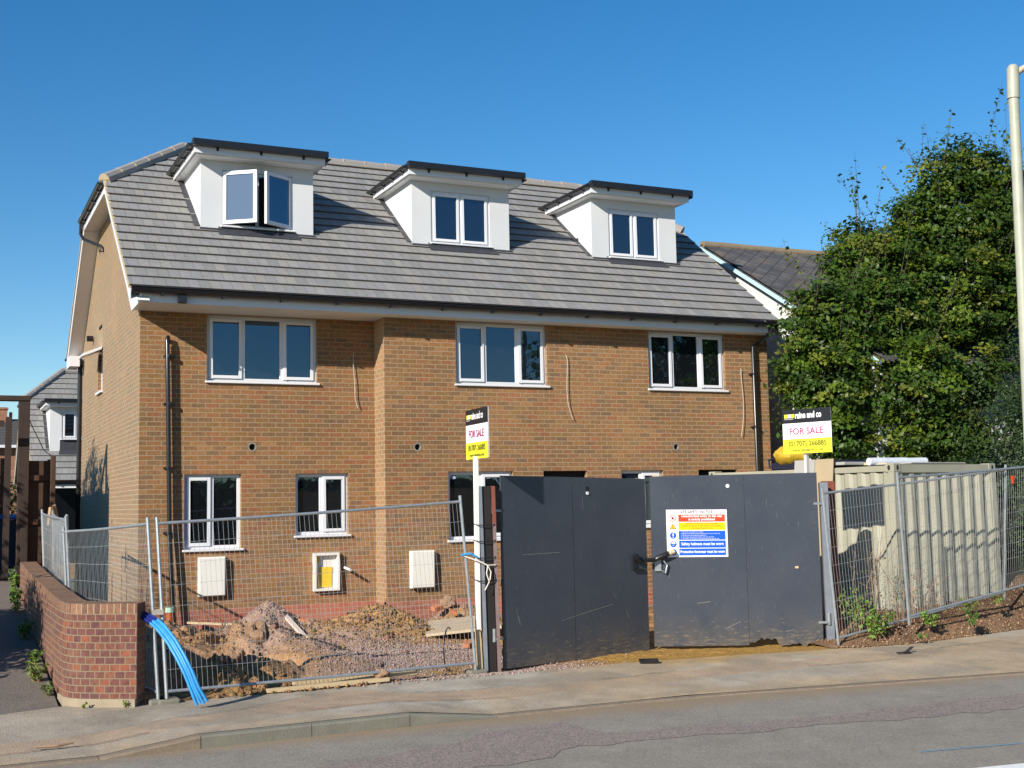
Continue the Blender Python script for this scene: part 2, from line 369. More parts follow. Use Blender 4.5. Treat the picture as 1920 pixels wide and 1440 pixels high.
def thing(name, base, label, cat, group=None, kind=None):
    o = D.objects.new(name, None); COL.objects.link(o); o.location = base; o['_b'] = tuple(base); o.empty_display_size = .2
    return tag(o, label, cat, group, kind)
def tag(o, label=None, cat=None, group=None, kind=None):
    if label: o['label'] = label
    if cat: o['category'] = cat
    if group: o['group'] = group
    if kind: o['kind'] = kind
    return o
def arr_mesh(name, V, Fc, mats, cols=None, parent=None, base=(0, 0, 0), smooth=False, mi=None):
    base = Vector(parent['_b']) if parent is not None else Vector(base)
    V = np.asarray(V, np.float32)-np.array(base, np.float32); Fc = np.asarray(Fc, np.int32)
    me = D.meshes.new(name); me.vertices.add(len(V)); me.vertices.foreach_set('co', V.ravel())
    k = Fc.shape[1]; me.loops.add(Fc.size); me.loops.foreach_set('vertex_index', Fc.ravel())
    me.polygons.add(len(Fc)); me.polygons.foreach_set('loop_start', np.arange(len(Fc), dtype=np.int32)*k)
    me.polygons.foreach_set('loop_total', np.full(len(Fc), k, np.int32))
    if cols is not None:
        at = me.color_attributes.new('col', 'FLOAT_COLOR', 'POINT'); c4 = np.ones((len(V), 4), np.float32); c4[:, :3] = cols
        at.data.foreach_set('color', c4.ravel())
    for m in (mats if isinstance(mats, (list, tuple)) else [mats]): me.materials.append(m)
    if mi is not None: me.polygons.foreach_set('material_index', np.asarray(mi, np.int32))
    me.update(calc_edges=True); me.validate()
    if smooth: me.shade_smooth()
    ob = D.objects.new(name, me); COL.objects.link(ob); ob['_b'] = tuple(base)
    if parent is not None: ob.parent = parent
    else: ob.location = base
    return ob
_rs = np.random.RandomState(3); _lat = _rs.rand(64, 64)
def vnoise(x, y, s):
    x = np.asarray(x)*s+100; y = np.asarray(y)*s+100; xi = np.floor(x).astype(int); yi = np.floor(y).astype(int)
    fx = x-xi; fy = y-yi; fx = fx*fx*(3-2*fx); fy = fy*fy*(3-2*fy)
    g = lambda a, b: _lat[a % 64, b % 64]
    return (g(xi, yi)*(1-fx)+g(xi+1, yi)*fx)*(1-fy)+(g(xi, yi+1)*(1-fx)+g(xi+1, yi+1)*fx)*fy-.5
def fbm(x, y, s, o=4):
    return sum(vnoise(x, y, s*2**k)/1.8**k for k in range(o))
def text(body, size, mat4, mat, parent, name='lettering', align='LEFT', bold=0., xs=1., depth=0):
    cu = D.curves.new('t', 'FONT'); cu.body = body; cu.size = size; cu.align_x = align; cu.offset = bold; cu.resolution_u = 3; cu.space_character = 1.0
    tmp = D.objects.new('t', cu); COL.objects.link(tmp)
    bpy.context.view_layer.update()
    me = D.meshes.new_from_object(tmp.evaluated_get(bpy.context.evaluated_depsgraph_get()))
    D.objects.remove(tmp); D.curves.remove(cu)
    me.transform(mat4 @ Matrix.Diagonal((xs, 1, 1, 1))); me.transform(Matrix.Translation(-Vector(parent['_b'])))
    me.materials.clear(); me.materials.append(mat)
    ob = D.objects.new(name, me); COL.objects.link(ob); ob.parent = parent; ob['_b'] = parent['_b']
    return ob

# ================================================================= GROUND
def sheet(name, poly, z, mat, mi=0):
    m = MB(); m.face([(x, y, z) for x, y in poly]); o = m.build(name, mat); tag(o, kind='structure'); return o
sheet('ground', [(-600, -600), (600, -600), (600, 600), (-600, 600)], -1.6, M_grassm)
m = MB(); m.face([(-90, -16.5, -.6), (90, -16.5, -.6), (90, -8.05, -.6), (-90, -8.05, -.6)])
m.face([(-90, -8.05, -.6), (90, -8.05, -.6), (90, -8.05, -1.6), (-90, -8.05, -1.6)])
tag(m.build('road', M_road), kind='structure')
tag_ = None
sheet('verge', [(-90, -70), (90, -70), (90, -16.5), (-90, -16.5)], -.47, M_grassm)
# kerb height along x (dropped at the gateway and at the left drive)
def kz(x):
    pts = [(-90, -.59), (-1.5, -.585), (-.62, -.485), (1.45, -.485), (2.35, -.585), (90, -.585)]
    return float(np.interp(x, [p[0] for p in pts], [p[1] for p in pts]))
def ky(x): return float(np.interp(x, [-20, -1.5, 1.4, 4.7, 9, 60], [-8.3, -8.16, -8.03, -8.05, -8.68, -15.5]))
def backy(x): return float(np.interp(x, [-4, -1.5, -.8, 3.4, 8.3, 9.4, 12, 40], [-6.5, -5.6, -5.95, -5.75, -6.15, -6.35, -5.85, -3.0]))
def pz(x, t):
    f = kz(x)+.004; b = -.5
    return f+(b-f)*min(1, t*1.2) + .012*float(fbm(x, t*2.5, .8, 2))*(1 if 0 < t < 1 else 0)
KX, KY = [-20, -1.5, 1.4, 4.7, 9, 60], [-8.3, -8.16, -8.03, -8.05, -8.68, -15.5]
BX, BY = [-4, -1.5, -.8, 3.4, 8.3, 9.4, 12, 40], [-6.5, -5.6, -5.95, -5.75, -6.15, -6.35, -5.85, -3.0]
ZX, ZYk = [-90, -1.5, -.62, 1.45, 2.35, 90], [-.59, -.585, -.485, -.485, -.585, -.585]
px_ = np.concatenate([np.arange(-40, -3.5, 2.), np.arange(-3.5, 13, .035), np.arange(13, 60, 2.)]); pt_ = np.linspace(0, 1, 84)
XX, TT = np.meshgrid(px_, pt_); y0_ = np.interp(XX, KX, KY)+.12; y1_ = np.interp(XX, BX, BY)+.12; YY = y0_+(y1_-y0_)*TT
fz = np.interp(XX, ZX, ZYk)+.004; ZZ = fz+(-.5-fz)*np.minimum(1, TT*1.2)+.012*fbm(XX, TT*2.5, .8, 2)*((TT > 0) & (TT < 1))
def edge_lo(x): return np.interp(x, [-4, -1.5, 0, .9, 1.6, 3.2, 6, 9, 13], [-7.75, -7.6, -7.38, -7.22, -7.12, -7.2, -7.12, -7.25, -7.1])+.10*fbm(x, x*0+3, 1.3, 3)
def edge_hi(x): return np.interp(x, [-4, -1.5, 0, .7, 1.1, 1.6, 1.9, 3.4, 6, 9, 13], [-7.3, -7.15, -6.85, -6.4, -6.1, -6.15, -6.6, -6.72, -6.62, -6.75, -6.55])+.10*fbm(x, x*0+9, 1.6, 3)
lo_, hi_ = edge_lo(XX), edge_hi(XX)
A1 = np.array([.325, .275, .21]); A2 = np.array([.36, .245, .155]); A3 = np.array([.375, .335, .27]); A4 = np.array([.37, .265, .155]); A5 = np.array([.38, .23, .06])
def mixc(a, b, t): t = np.clip(t, 0, 1)[..., None]; return a*(1-t)+b*t
nz = fbm(XX, YY, 1.6, 4); nz2 = fbm(XX+5, YY, 4.5, 4); nz3 = fbm(XX, YY+9, .6, 3)
CP = mixc(np.broadcast_to(A1, XX.shape+(3,)), A3, (YY > hi_)*(XX > 1.7)*.9); CP = mixc(CP, A3, (YY < lo_)*(XX > .8)*(XX < 3.5)*.9)
CP = mixc(CP, A3*1.03, (YY < lo_)*(XX > 4.0+.3*nz)*(XX < 5.6+.3*nz2)*(YY > -7.75)*.8)
band_ = (YY > lo_)*(YY < hi_); CP = mixc(CP, A2, band_*.85)
CP = mixc(CP, A4, np.clip((nz3+.15)*3+(XX-4)*.12, 0, 1)*.75*(XX > 2.5)); CP = mixc(CP, A4, np.clip(1-TT*5+nz, 0, 1)*.8)
CP = mixc(CP, A5, np.clip(1.35-np.hypot((XX-6.7)/1.9, (YY+5.85)/.42)+nz*1.2, 0, 1)*.85)
CP = CP*(1+.28*nz2[..., None])*(1+.22*nz[..., None]); dk = np.clip((fbm(XX+3, YY+1, 1.1, 4)-.22)*6, 0, 1); CP = mixc(CP, A1*.55, dk*.5)
idx = np.arange(XX.size).reshape(XX.shape); Fq = np.stack([idx[:-1, :-1], idx[:-1, 1:], idx[1:, 1:], idx[1:, :-1]], -1).reshape(-1, 4)
tag(arr_mesh('pavement', np.stack([XX, YY, ZZ], -1).reshape(-1, 3), Fq, M_pave, CP.reshape(-1, 3), smooth=True), kind='structure')
# kerb stones
def kerb(xa, xb, mat, label=None):
    m = MB(); P = []
    for x in (xa+.004, xb-.004):
        y = ky(x); z = kz(x); P.append([(x, y-.0, -.66), (x, y-.0, z-.018), (x, y+.02, z), (x, y+.125, z), (x, y+.125, -.66)])
    a, b = P
    for i in range(4): m.face([a[i], b[i], b[i+1], a[i+1]][::1])
    m.face(a[::-1]); m.face(b)
    o = m.build('kerb', mat, base=(xa, ky(xa), -.6)); tag(o, kind='structure'); return o
ks = [-6.2, -5.3, -4.4, -3.45, -2.5, -1.5, -.62, .42, 1.42, 2.35]+[2.35+.92*k for k in range(1, 22)]
for a, b in zip(ks[:-1], ks[1:]): kerb(a, b, M_kerb if -.7 < a < 1.5 else M_kerbd)
# road reinstatement strip (rough pinkish asphalt) and smooth one on the pavement, each 4 mm proud
def ragged(name, pts, z, mat, amp=.05, seed=0, step=.12):
    r = random.Random(seed); out = []
    for i in range(len(pts)):
        a = Vector((*pts[i], 0)); b = Vector((*pts[(i+1) % len(pts)], 0)); n = max(1, int((b-a).length/step))
        d = (b-a).normalized(); nn = Vector((-d.y, d.x, 0))
        for k in range(n): p = a+(b-a)*k/n+nn*r.uniform(-amp, amp); out.append((p.x, p.y))
    return sheet(name, out, z, mat)
ragged('road_patch', [(-.2, -9.45), (1.4, -9.15), (1.9, -8.7), (2.7, -8.62), (2.85, -9.35), (4.8, -9.66), (8.2, -9.7), (14, -9.9), (14, -10.5), (7, -10.35), (4.6, -10.05), (2.4, -9.8), (1.7, -10.1), (.2, -10.1)], -.596, M_patch, .075, 4, .2)
def crackline(pts, wd=.012, z=None, seed=1, name='pavement_crack'):
    r = random.Random(seed); m = MB(); P = []
    for i in range(len(pts)-1):
        for k in range(2):
            t = k/2; P.append((pts[i][0]+(pts[i+1][0]-pts[i][0])*t+r.uniform(-.012, .012), pts[i][1]+(pts[i+1][1]-pts[i][1])*t+r.uniform(-.014, .014)))
    P.append(pts[-1])
    def hh(x, y): 
        y0 = ky(x)+.12; y1 = backy(x)+.12; return pz(x, min(1, max(0, (y-y0)/(y1-y0))))+.012 if z is None else z
    for a, b in zip(P[:-1], P[1:]):
        wa = wd*r.uniform(.3, 1.2); m.face([(a[0], a[1]-wa/2, hh(*a)), (b[0], b[1]-wd/2*r.uniform(.4, 1), hh(*b)), (b[0], b[1]+wd/2*r.uniform(.4, 1), hh(*b)), (a[0], a[1]+wa/2, hh(*a))])
    tag(m.build(name, M_crack), kind='structure')
def edge_line(fn, xa, xb, dy=0): return [(x, float(fn(np.array([x]))[0])+dy) for x in np.arange(xa, xb, .09)]
for k, pl in enumerate([edge_line(edge_hi, -.9, 1.0), edge_line(edge_lo, .6, 2.9), edge_line(edge_hi, 1.75, 3.0), edge_line(edge_hi, 4.3, 5.4), edge_line(edge_lo, 7.0, 8.4), edge_line(edge_lo, -2.6, -.9), edge_line(edge_hi, 8.8, 10.8)]):
    crackline(pl, .016, None, k)
m = MB(); m.face([(4.55, -12.33, -.595), (6.6, -12.6, -.595), (6.6, -12.42, -.595), (4.6, -12.14, -.595)]); tag(m.build('lane_marking', M_white), kind='structure')
m = MB(); m.face([(4.7, -11.47, -.595), (5.7, -11.63, -.595), (5.7, -11.61, -.595), (4.7, -11.45, -.595)]); tag(m.build('survey_marking', M_bluem), kind='structure')
# driveway on the left, rising to the back
m = MB(); dx = np.arange(-12, -1.39, .4); dy = np.concatenate([np.arange(-6.2, 3, .4), np.arange(3, 30, 3.)])
def dz(x, y): return -.5+max(0, min(.95, .12*(y+5.4)))+.012*float(fbm(x, y, 1.2, 2))
for i in range(len(dx)-1):
    for j in range(len(dy)-1):
        def yb(x, y): return max(y, backy(x)+.1) if y < -5 else y
        q = [(x, yb(x, y), dz(x, yb(x, y))+.0) for x, y in ((dx[i], dy[j]), (dx[i+1], dy[j]), (dx[i+1], dy[j+1]), (dx[i], dy[j+1]))]
        m.face(q)
tag(m.build('driveway', M_drive, smooth=True), kind='structure')

# building site ground: height field with spoil heaps, trench and gravel
def bumpf(X, Y, cx, cy, rx, ry, h, pw=1.3, rot=0):
    c, s_ = math.cos(rot), math.sin(rot); a = ((X-cx)*c+(Y-cy)*s_)/rx; b = (-(X-cx)*s_+(Y-cy)*c)/ry
    return h*np.clip(1-np.sqrt(a*a+b*b), 0, 1)**pw
def siteH(X, Y):
    X = np.asarray(X, float); Y = np.asarray(Y, float)
    z = -.52+np.clip((Y+5.8)/5.3, 0, 1)*.17
    n = fbm(X, Y, 2.2, 4); n2 = fbm(X, Y, 9, 3); rough = np.zeros_like(z)+.018
    A = bumpf(X, Y, 1.72, -1.15, 1.0, 1.0, .52, 1.15); B = bumpf(X, Y, 3.32, -1.5, 1.15, 1.25, .46, 1.1)
    B2 = bumpf(X, Y, 2.55, -2.4, .9, .9, .22, 1); G = bumpf(X, Y, 5.0, -1.05, .8, .7, .34, 1.1); G2 = bumpf(X, Y, 5.6, -2.6, 1.2, 1.4, .22, 1.2)
    Cc = bumpf(X, Y, 1.25, -2.55, .5, .62, .34, .6, .4); C2 = bumpf(X, Y, 1.75, -3.0, .5, .45, .2, .6)
    Dd = bumpf(X, Y, .15, -1.9, 1.0, 2.3, .34, .7, .15); E = bumpf(X, Y, .14, -5.05, .42, .40, .46, 1.0); E2 = bumpf(X, Y, .72, -4.85, .5, .42, .34, .8)
    Ff = bumpf(X, Y, 1.5, -4.1, .95, 1.0, .17, .45)
    T = -bumpf(X, Y, .35, -4.15, 1.1, .8, .9, .28); T2 = -bumpf(X, Y, .95, -3.5, .3, .8, .4, .5, .5); T3 = -bumpf(X, Y, .95, -2.0, .2, .9, .3, .5, -.5)
    h = A+B+B2+G+G2+Cc+C2+Dd+E+E2+Ff
    z = z+h+T+T2+T3+n*(.03+.25*np.clip(h, 0, .35))+n2*(.014+.20*np.clip(h, 0, .3))
    z = np.where(Y > -.45, np.minimum(z, -.02-np.clip(Y, -.5, 0)*.1), z)
    fr = np.clip((-5.55-Y)/.25, 0, 1); z = z*(1-fr)+(-.497)*fr      # meets the pavement
    return z
NX, NY = 330, 170
gx = np.linspace(-1.28, 11.6, NX); gy = np.linspace(-6.15, .05, NY); X, Y = np.meshgrid(gx, gy)
Yb = np.maximum(Y, np.vectorize(lambda x: backy(x)+.1)(X)); Z = siteH(X, Yb)
nn = fbm(X, Yb, 1.1, 4); n3 = fbm(X+7, Yb, 5, 3)
brown = np.array([.38, .215, .085]); dark = np.array([.11, .065, .038]); pink = np.array([.33, .215, .155]); och = np.array([.36, .205, .04]); cr = np.array([.38, .215, .10])
def cmix(a, b, t): t = np.clip(t, 0, 1)[..., None]; return a*(1-t)+b*t
Cg = cmix(np.broadcast_to(brown, X.shape+(3,)), dark, .3+n3)
grav = np.clip(1.6-np.abs((X-3.0)/2.3)**2-np.abs((Yb+3.6)/2.2)**2+nn, 0, 1)
Cg = cmix(Cg, pink, grav*1.3)
Cg = cmix(Cg, pink*.95, bumpf(X, Yb, 1.7, -1.2, 1.1, 1.1, 1.9, .7))
Cg = cmix(Cg, brown, bumpf(X, Yb, 3.3, -1.6, 1.25, 1.3, 2.2, .8)); Cg = cmix(Cg, cr, bumpf(X, Yb, 1.4, -4.1, 1., 1.05, 1.6, .8)*(1+nn))
Cg = cmix(Cg, cr, bumpf(X, Yb, .2, -1.9, 1., 2.3, 1.4, .8))
Cg = cmix(Cg, och, bumpf(X, Yb, 5.3, -2.6, 1.9, 1.6, 2.2, .9)); Cg = cmix(Cg, och, bumpf(X, Yb, 3.1, -5.0, .9, .8, 1.1, .9)*(.7+nn))
Cg = cmix(Cg, och, np.clip((X-4.2), 0, 1)*np.clip(-(Yb+4.2), 0, 1)*.8)
idx = np.arange(NX*NY).reshape(NY, NX); Fq = np.stack([idx[:-1, :-1], idx[:-1, 1:], idx[1:, 1:], idx[1:, :-1]], -1).reshape(-1, 4)
o = arr_mesh('site_ground', np.stack([X, Yb, Z], -1).reshape(-1, 3), Fq, M_soil, Cg.reshape(-1, 3), smooth=True); tag(o, kind='structure')
# loose stones and clods
OCT = np.array([(1, 0, 0), (-1, 0, 0), (0, 1, 0), (0, -1, 0), (0, 0, 1), (0, 0, -1), ], float)
OF = np.array([(0, 2, 4), (2, 1, 4), (1, 3, 4), (3, 0, 4), (2, 0, 5), (1, 2, 5), (3, 1, 5), (0, 3, 5)])
def stones(name, P, rad, cols, label, cat):
    n = len(P); rs = np.random.RandomState(len(P)); V = OCT[None]*rs.uniform(.55, 1.25, (n, 6, 1))*rad[:, None, None]*rs.uniform(.6, 1.2, (n, 1, 3))
    th = rs.uniform(0, 6.28, n); ph = rs.uniform(-.8, .8, n); c, s_ = np.cos(th), np.sin(th); cp, sp_ = np.cos(ph), np.sin(ph)
    x = V[..., 0]*c[:, None]-V[..., 1]*s_[:, None]; y = V[..., 0]*s_[:, None]+V[..., 1]*c[:, None]; z = V[..., 2]
    y, z = y*cp[:, None]-z*sp_[:, None], y*sp_[:, None]+z*cp[:, None]
    V = np.stack([x, y, z], -1)+P[:, None]; Fi = OF[None]+np.arange(n)[:, None, None]*6
    o = arr_mesh(name, V.reshape(-1, 3), Fi.reshape(-1, 3), M_stone, np.repeat(cols, 6, 0)); tag(o, label, cat, kind='stuff'); return o
rs = np.random.RandomState(5)
def scatter(cx, cy, rx, ry, n):
    a = rs.normal(0, .5, (n, 2)); x = cx+a[:, 0]*rx; y = cy+a[:, 1]*ry
    k = (x > -1.1) & (x < 11) & (y > -5.95) & (y < (-.06)) & ((x < 3.82) | (y < -.55)); return np.stack([x[k], y[k]], -1)
g = np.concatenate([scatter(3.0, -4.0, 1.6, 1.5, 9000), scatter(1.72, -1.2, .8, .8, 2600), scatter(5.0, -1.2, .9, .7, 1500), scatter(3.6, -5.7, 1.4, .25, 900)])
gz = siteH(g[:, 0], g[:, 1]); gc = np.array([.31, .225, .195])*rs.uniform(.5, 1.35, (len(g), 1))*np.array([1, 1, 1])+rs.uniform(-.03, .03, (len(g), 3))
stones('gravel', np.column_stack([g, gz+.004]), rs.uniform(.007, .02, len(g)), np.clip(gc, .02, .8), 'pinkish grey gravel spread over the building site ground', 'gravel')
g = np.concatenate([scatter(3.1, -1.9, 1.1, 1.2, 1700), scatter(1.25, -2.6, .8, .8, 400), scatter(.2, -1.9, .8, 1.5, 500), scatter(.5, -5.2, .7, .3, 260), scatter(.9, -5.75, 1.1, .12, 260)])
gz = siteH(g[:, 0], g[:, 1]); gc = np.array([.25, .145, .07])*rs.uniform(.45, 1.15, (len(g), 1))+rs.uniform(-.02, .02, (len(g), 3))
stones('soil_clods', np.column_stack([g, gz+.008]), rs.gamma(1.5, .010, len(g))+.005, np.clip(gc, .02, .8), 'brown clods of dug soil lying over the spoil heaps', 'soil')

# planting bank on the right, rising to the fence
def bankH(x, y):
    b = np.vectorize(backy)(x)+.1; t = np.clip((y-b)/1.0, 0, 3)
    rise = np.interp(x, [8.2, 9.4, 12, 16, 40], [.05, .30, .56, .9, 1.2])
    return -.5+rise*(1-np.exp(-t*2.2))+.05*fbm(x, y, 2.5, 4)*np.clip(t*3, 0, 1)+.006
bx = np.linspace(8.25, 30, 280); bt = np.linspace(0, 1, 60)**1.6*9; X, T = np.meshgrid(bx, bt); Y = np.vectorize(backy)(X)+.1+T; Z = bankH(X, Y)
nn = fbm(X, Y, 2, 4); Cb = cmix(np.broadcast_to(np.array([.14, .08, .045]), X.shape+(3,)), np.array([.24, .15, .085]), .45+nn)
idx = np.arange(X.size).reshape(X.shape); Fq = np.stack([idx[:-1, :-1], idx[:-1, 1:], idx[1:, 1:], idx[1:, :-1]], -1).reshape(-1, 4)
tag(arr_mesh('bank', np.stack([X, Y, Z], -1).reshape(-1, 3), Fq, M_soil, Cb.reshape(-1, 3), smooth=True), kind='structure')
n = 5200; x = rs.uniform(8.3, 15, n); t = rs.uniform(0, 1, n)**1.2*1.6; y = np.vectorize(backy)(x)+.08+t
gc = np.array([(.26, .15, .08), (.18, .09, .05), (.34, .24, .15), (.13, .07, .04)])[rs.randint(0, 4, n)]*rs.uniform(.6, 1.2, (n, 1))
stones('leaf_litter', np.column_stack([x, y, bankH(x, y)+.006]), rs.uniform(.008, .026, n), gc, 'dry brown leaf litter and bark chips on the bank', 'leaf litter')

# ================================================================= MAIN HOUSE
PF = -.494       # projecting front
def hole_wall(m, plane, a0, a1, z0, z1, holes, rev=.1, mi=0, axis='y', flip=False):
    """vertical wall in plane y=plane (axis y) or x=plane with rectangular holes and reveals going inwards by rev"""
    aa = sorted({a0, a1, *[h[0] for h in holes], *[h[1] for h in holes]}); zz = sorted({z0, z1, *[h[2] for h in holes], *[h[3] for h in holes]})
    P = (lambda a, z, d=0: (a, plane+d, z)) if axis == 'y' else (lambda a, z, d=0: (plane+d, a, z))
    for i in range(len(aa)-1):
        for j in range(len(zz)-1):
            ca, cz = (aa[i]+aa[i+1])/2, (zz[j]+zz[j+1])/2
            if any(h[0] < ca < h[1] and h[2] < cz < h[3] for h in holes): continue
            q = [P(aa[i], zz[j]), P(aa[i+1], zz[j]), P(aa[i+1], zz[j+1]), P(aa[i], zz[j+1])]
            m.face(q if not flip else q[::-1], mi)
    for h in holes:
        r = rev
        for (pa, pz_, qa, qz) in ((h[0], h[2], h[0], h[3]), (h[1], h[3], h[1], h[2]), (h[0], h[3], h[1], h[3]), (h[1], h[2], h[0], h[2])):
            m.face([P(pa, pz_), P(pa, pz_, r), P(qa, qz, r), P(qa, qz)], mi)

house = thing('terraced_house', (5.8, 3.8, -.5), 'three unfinished brick terraced houses under one grey tiled roof with three white dormers', 'house')
UW = [(1.03, 2.83, 0), (5.10, 6.83, PF), (8.90, 10.58, PF)]          # upper windows
GW1 = [(.69, 1.58, .90, 2.1), (2.46, 3.35, 1.07, 2.1)]
GW2 = [(4.93, 6.13, .93, 2.1), (8.26, 9.14, 1.07, 2.1)]
DOORS = [(6.71, 7.57, -.2, 2.1), (9.9, 10.76, -.2, 2.1)]
HOL = [(1.755, 0, 2.53), (4.391, PF, 2.51), (9.436, PF, 2.52)]
m = MB()
hole_wall(m, 0, 0, 3.82, 0, 4.66, [(a, b, 3.58, 4.64) for a, b, y in UW if y == 0]+[(a, b, c, d) for a, b, c, d in GW1]+[(1.755-.05, 1.755+.05, 2.48, 2.58)])
hole_wall(m, PF, 3.82, 11.55, 0, 4.66, [(a, b, 3.58, 4.64) for a, b, y in UW if y != 0]+GW2+[(a, b, 0, d) for a, b, c, d in DOORS]+[(h-.05, h+.05, z-.05, z+.05) for h, y, z in HOL[1:]])
m.face([(3.82, 0, 0), (3.82, PF, 0), (3.82, PF, 4.66), (3.82, 0, 4.66)])
# left gable wall with one window hole (built in strips under the roof slope)
ZE, YE, SL, YR, ZR = 4.87, -.95, .741, 3.85, 8.43
SLb = (8.43-4.9)/(8.45-3.85)
def zr(y): return (ZE+SL*(y-YE) if y <= YR else ZR-SLb*(y-YR))
KZ = 7.24
def gable(m, x, flip, hole=None):
    def top(y): return min(max(4.66, zr(y)-.16), KZ-.02)
    ys = sorted({0, .02, 2.25, 5.43, 8.1}|({hole[0], hole[1]} if hole else set()))
    for a, b in zip(ys[:-1], ys[1:]):
        segs = [(0, None)]
        if hole and hole[0] <= a < hole[1]:
            q = [(x, b, 0), (x, a, 0), (x, a, hole[2]), (x, b, hole[2])]; m.face(q if not flip else q[::-1])
            q = [(x, b, hole[3]), (x, a, hole[3]), (x, a, top(a)), (x, b, top(b))]
        else: q = [(x, b, 0), (x, a, 0), (x, a, top(a)), (x, b, top(b))]
        m.face(q if not flip else q[::-1])
    if hole:
        r = .1 if not flip else -.1
        for (pa, pz_, qa, qz) in ((hole[0], hole[2], hole[0], hole[3]), (hole[1], hole[3], hole[1], hole[2]), (hole[0], hole[3], hole[1], hole[3]), (hole[1], hole[2], hole[0], hole[2])):
            m.face([(x, pa, pz_), (x+r, pa, pz_), (x+r, qa, qz), (x, qa, qz)])
gable(m, 0, False, (4.65, 5.35, 3.83, 4.66)); gable(m, 11.55, True)
m.box(0, 11.55, 8.1, 8.12, -.6, 4.66)
m.build('wall', M_brick, house)
m = MB()
for x0, x1, y in ((0, 3.82, 0), (3.82, 6.71, PF), (7.57, 9.9, PF), (10.76, 11.55, PF)):
    m.box(x0, x1, y, y+.1, -.3, 0, 0, 'tb')
m.box(0, .1, 0, 8.1, -.3, 0, 0, 'tbfk'); m.box(11.45, 11.55, PF, 8.1, -.3, 0, 0, 'tbfk')
m.face([(3.82, 0, -.3), (3.82, PF, -.3), (3.82, PF, 0), (3.82, 0, 0)])
m.build('plinth', M_plinth, house)
m = MB(); m.box(-.03, 3.8, -.03, .2, -.9, -.3); m.box(3.79, 11.58, PF-.03, .2, -.9, -.301); m.box(-.03, .2, .2, 8.1, -.9, -.302); m.build('footing', M_conc, house)
# dark shell inside so that openings look into an unlit room
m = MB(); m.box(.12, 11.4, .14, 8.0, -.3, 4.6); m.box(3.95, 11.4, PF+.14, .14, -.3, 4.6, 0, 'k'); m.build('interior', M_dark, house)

def add_window(parent, x0, x1, z0, z1, y, lights, rev=.07, dusty=(), axis='y', sill=True, wname='window', sides=.055):
    """lights: list of (width fraction, 'c' casement or 'f' fixed)"""
    fr = MB(); yf = y+rev; t = sides
    fr.box(x0, x0+t, yf, yf+.06, z0, z1); fr.box(x1-t, x1, yf, yf+.06, z0, z1)
    fr.box(x0+t, x1-t, yf, yf+.06, z1-t, z1); fr.box(x0+t, x1-t, yf, yf+.06, z0, z0+t)
    tot = sum(l[0] for l in lights); xa = x0; W = x1-x0; panes = []; sashes = []
    for i, (wf, kd) in enumerate(lights):
        xb = xa+W*wf/tot
        L = xa+(t if i == 0 else t*.55); Rr = xb-(t if i == len(lights)-1 else t*.55)
        if i < len(lights)-1: fr.box(xb-t*.55, xb+t*.55, yf+.001, yf+.059, z0+t, z1-t)
        if kd == 'c':
            s_ = MB(); q = .052; g_ = .008
            a, b, c, d = L-g_, Rr+g_, z0+t-g_, z1-t+g_
            s_.box(a, a+q, yf-.022, yf+.03, c, d); s_.box(b-q, b, yf-.022, yf+.03, c, d)
            s_.box(a+q, b-q, yf-.022, yf+.03, d-q, d); s_.box(a+q, b-q, yf-.022, yf+.03, c, c+q)
            sashes.append(s_); panes.append((a+q-.004, b-q+.004, yf+.004, c+q-.004, d-q+.004))
        elif kd == 'f': panes.append((L-.004, Rr+.004, yf+.022, z0+t-.004, z1-t+.004))
        xa = xb
    wo_ = fr.build(wname, M_upvc, parent, bevel=.006)
    for s_ in sashes: s_.build('casement', M_upvc, wo_, bevel=.006)
    for i, (a, b, yy, c, d) in enumerate(panes):
        g_ = MB(); g_.box(a, b, yy, yy+.02, c, d); g_.build('pane', M_glass_d if i in dusty else M_glass, wo_)
    if sill:
        s_ = MB(); s_.box(x0-.03, x1+.035, y-.045, yf, z0-.035, z0); s_.build('sill', M_upvc, wo_, bevel=.008)
    return wo_
for a, b, y in UW: add_window(house, a, b, 3.58, 4.64, y, [(1.02, 'c'), (1.08, 'f'), (1, 'c')])
add_window(house, .69, 1.58, .93, 2.1, 0, [(1, 'c'), (1.02, 'f')]); add_window(house, 2.46, 3.35, 1.10, 2.1, 0, [(1, 'f'), (1, 'c')])
add_window(house, 4.93, 6.13, .96, 2.1, PF, [(1.05, 'f'), (1, 'c')]); add_window(house, 8.26, 9.14, 1.10, 2.1, PF, [(1, 'f'), (1, 'c')])
for x0 in (5.02, 5.66): m = MB(); m.box(x0, x0+.07, PF+.070, PF+.0735, 1.98, 2.02); m.build('glass_sticker', M_film, house)
m = MB(); m.box(.688, .744, .066, .069, .96, 2.05); m.build('protective_film', M_film, house)
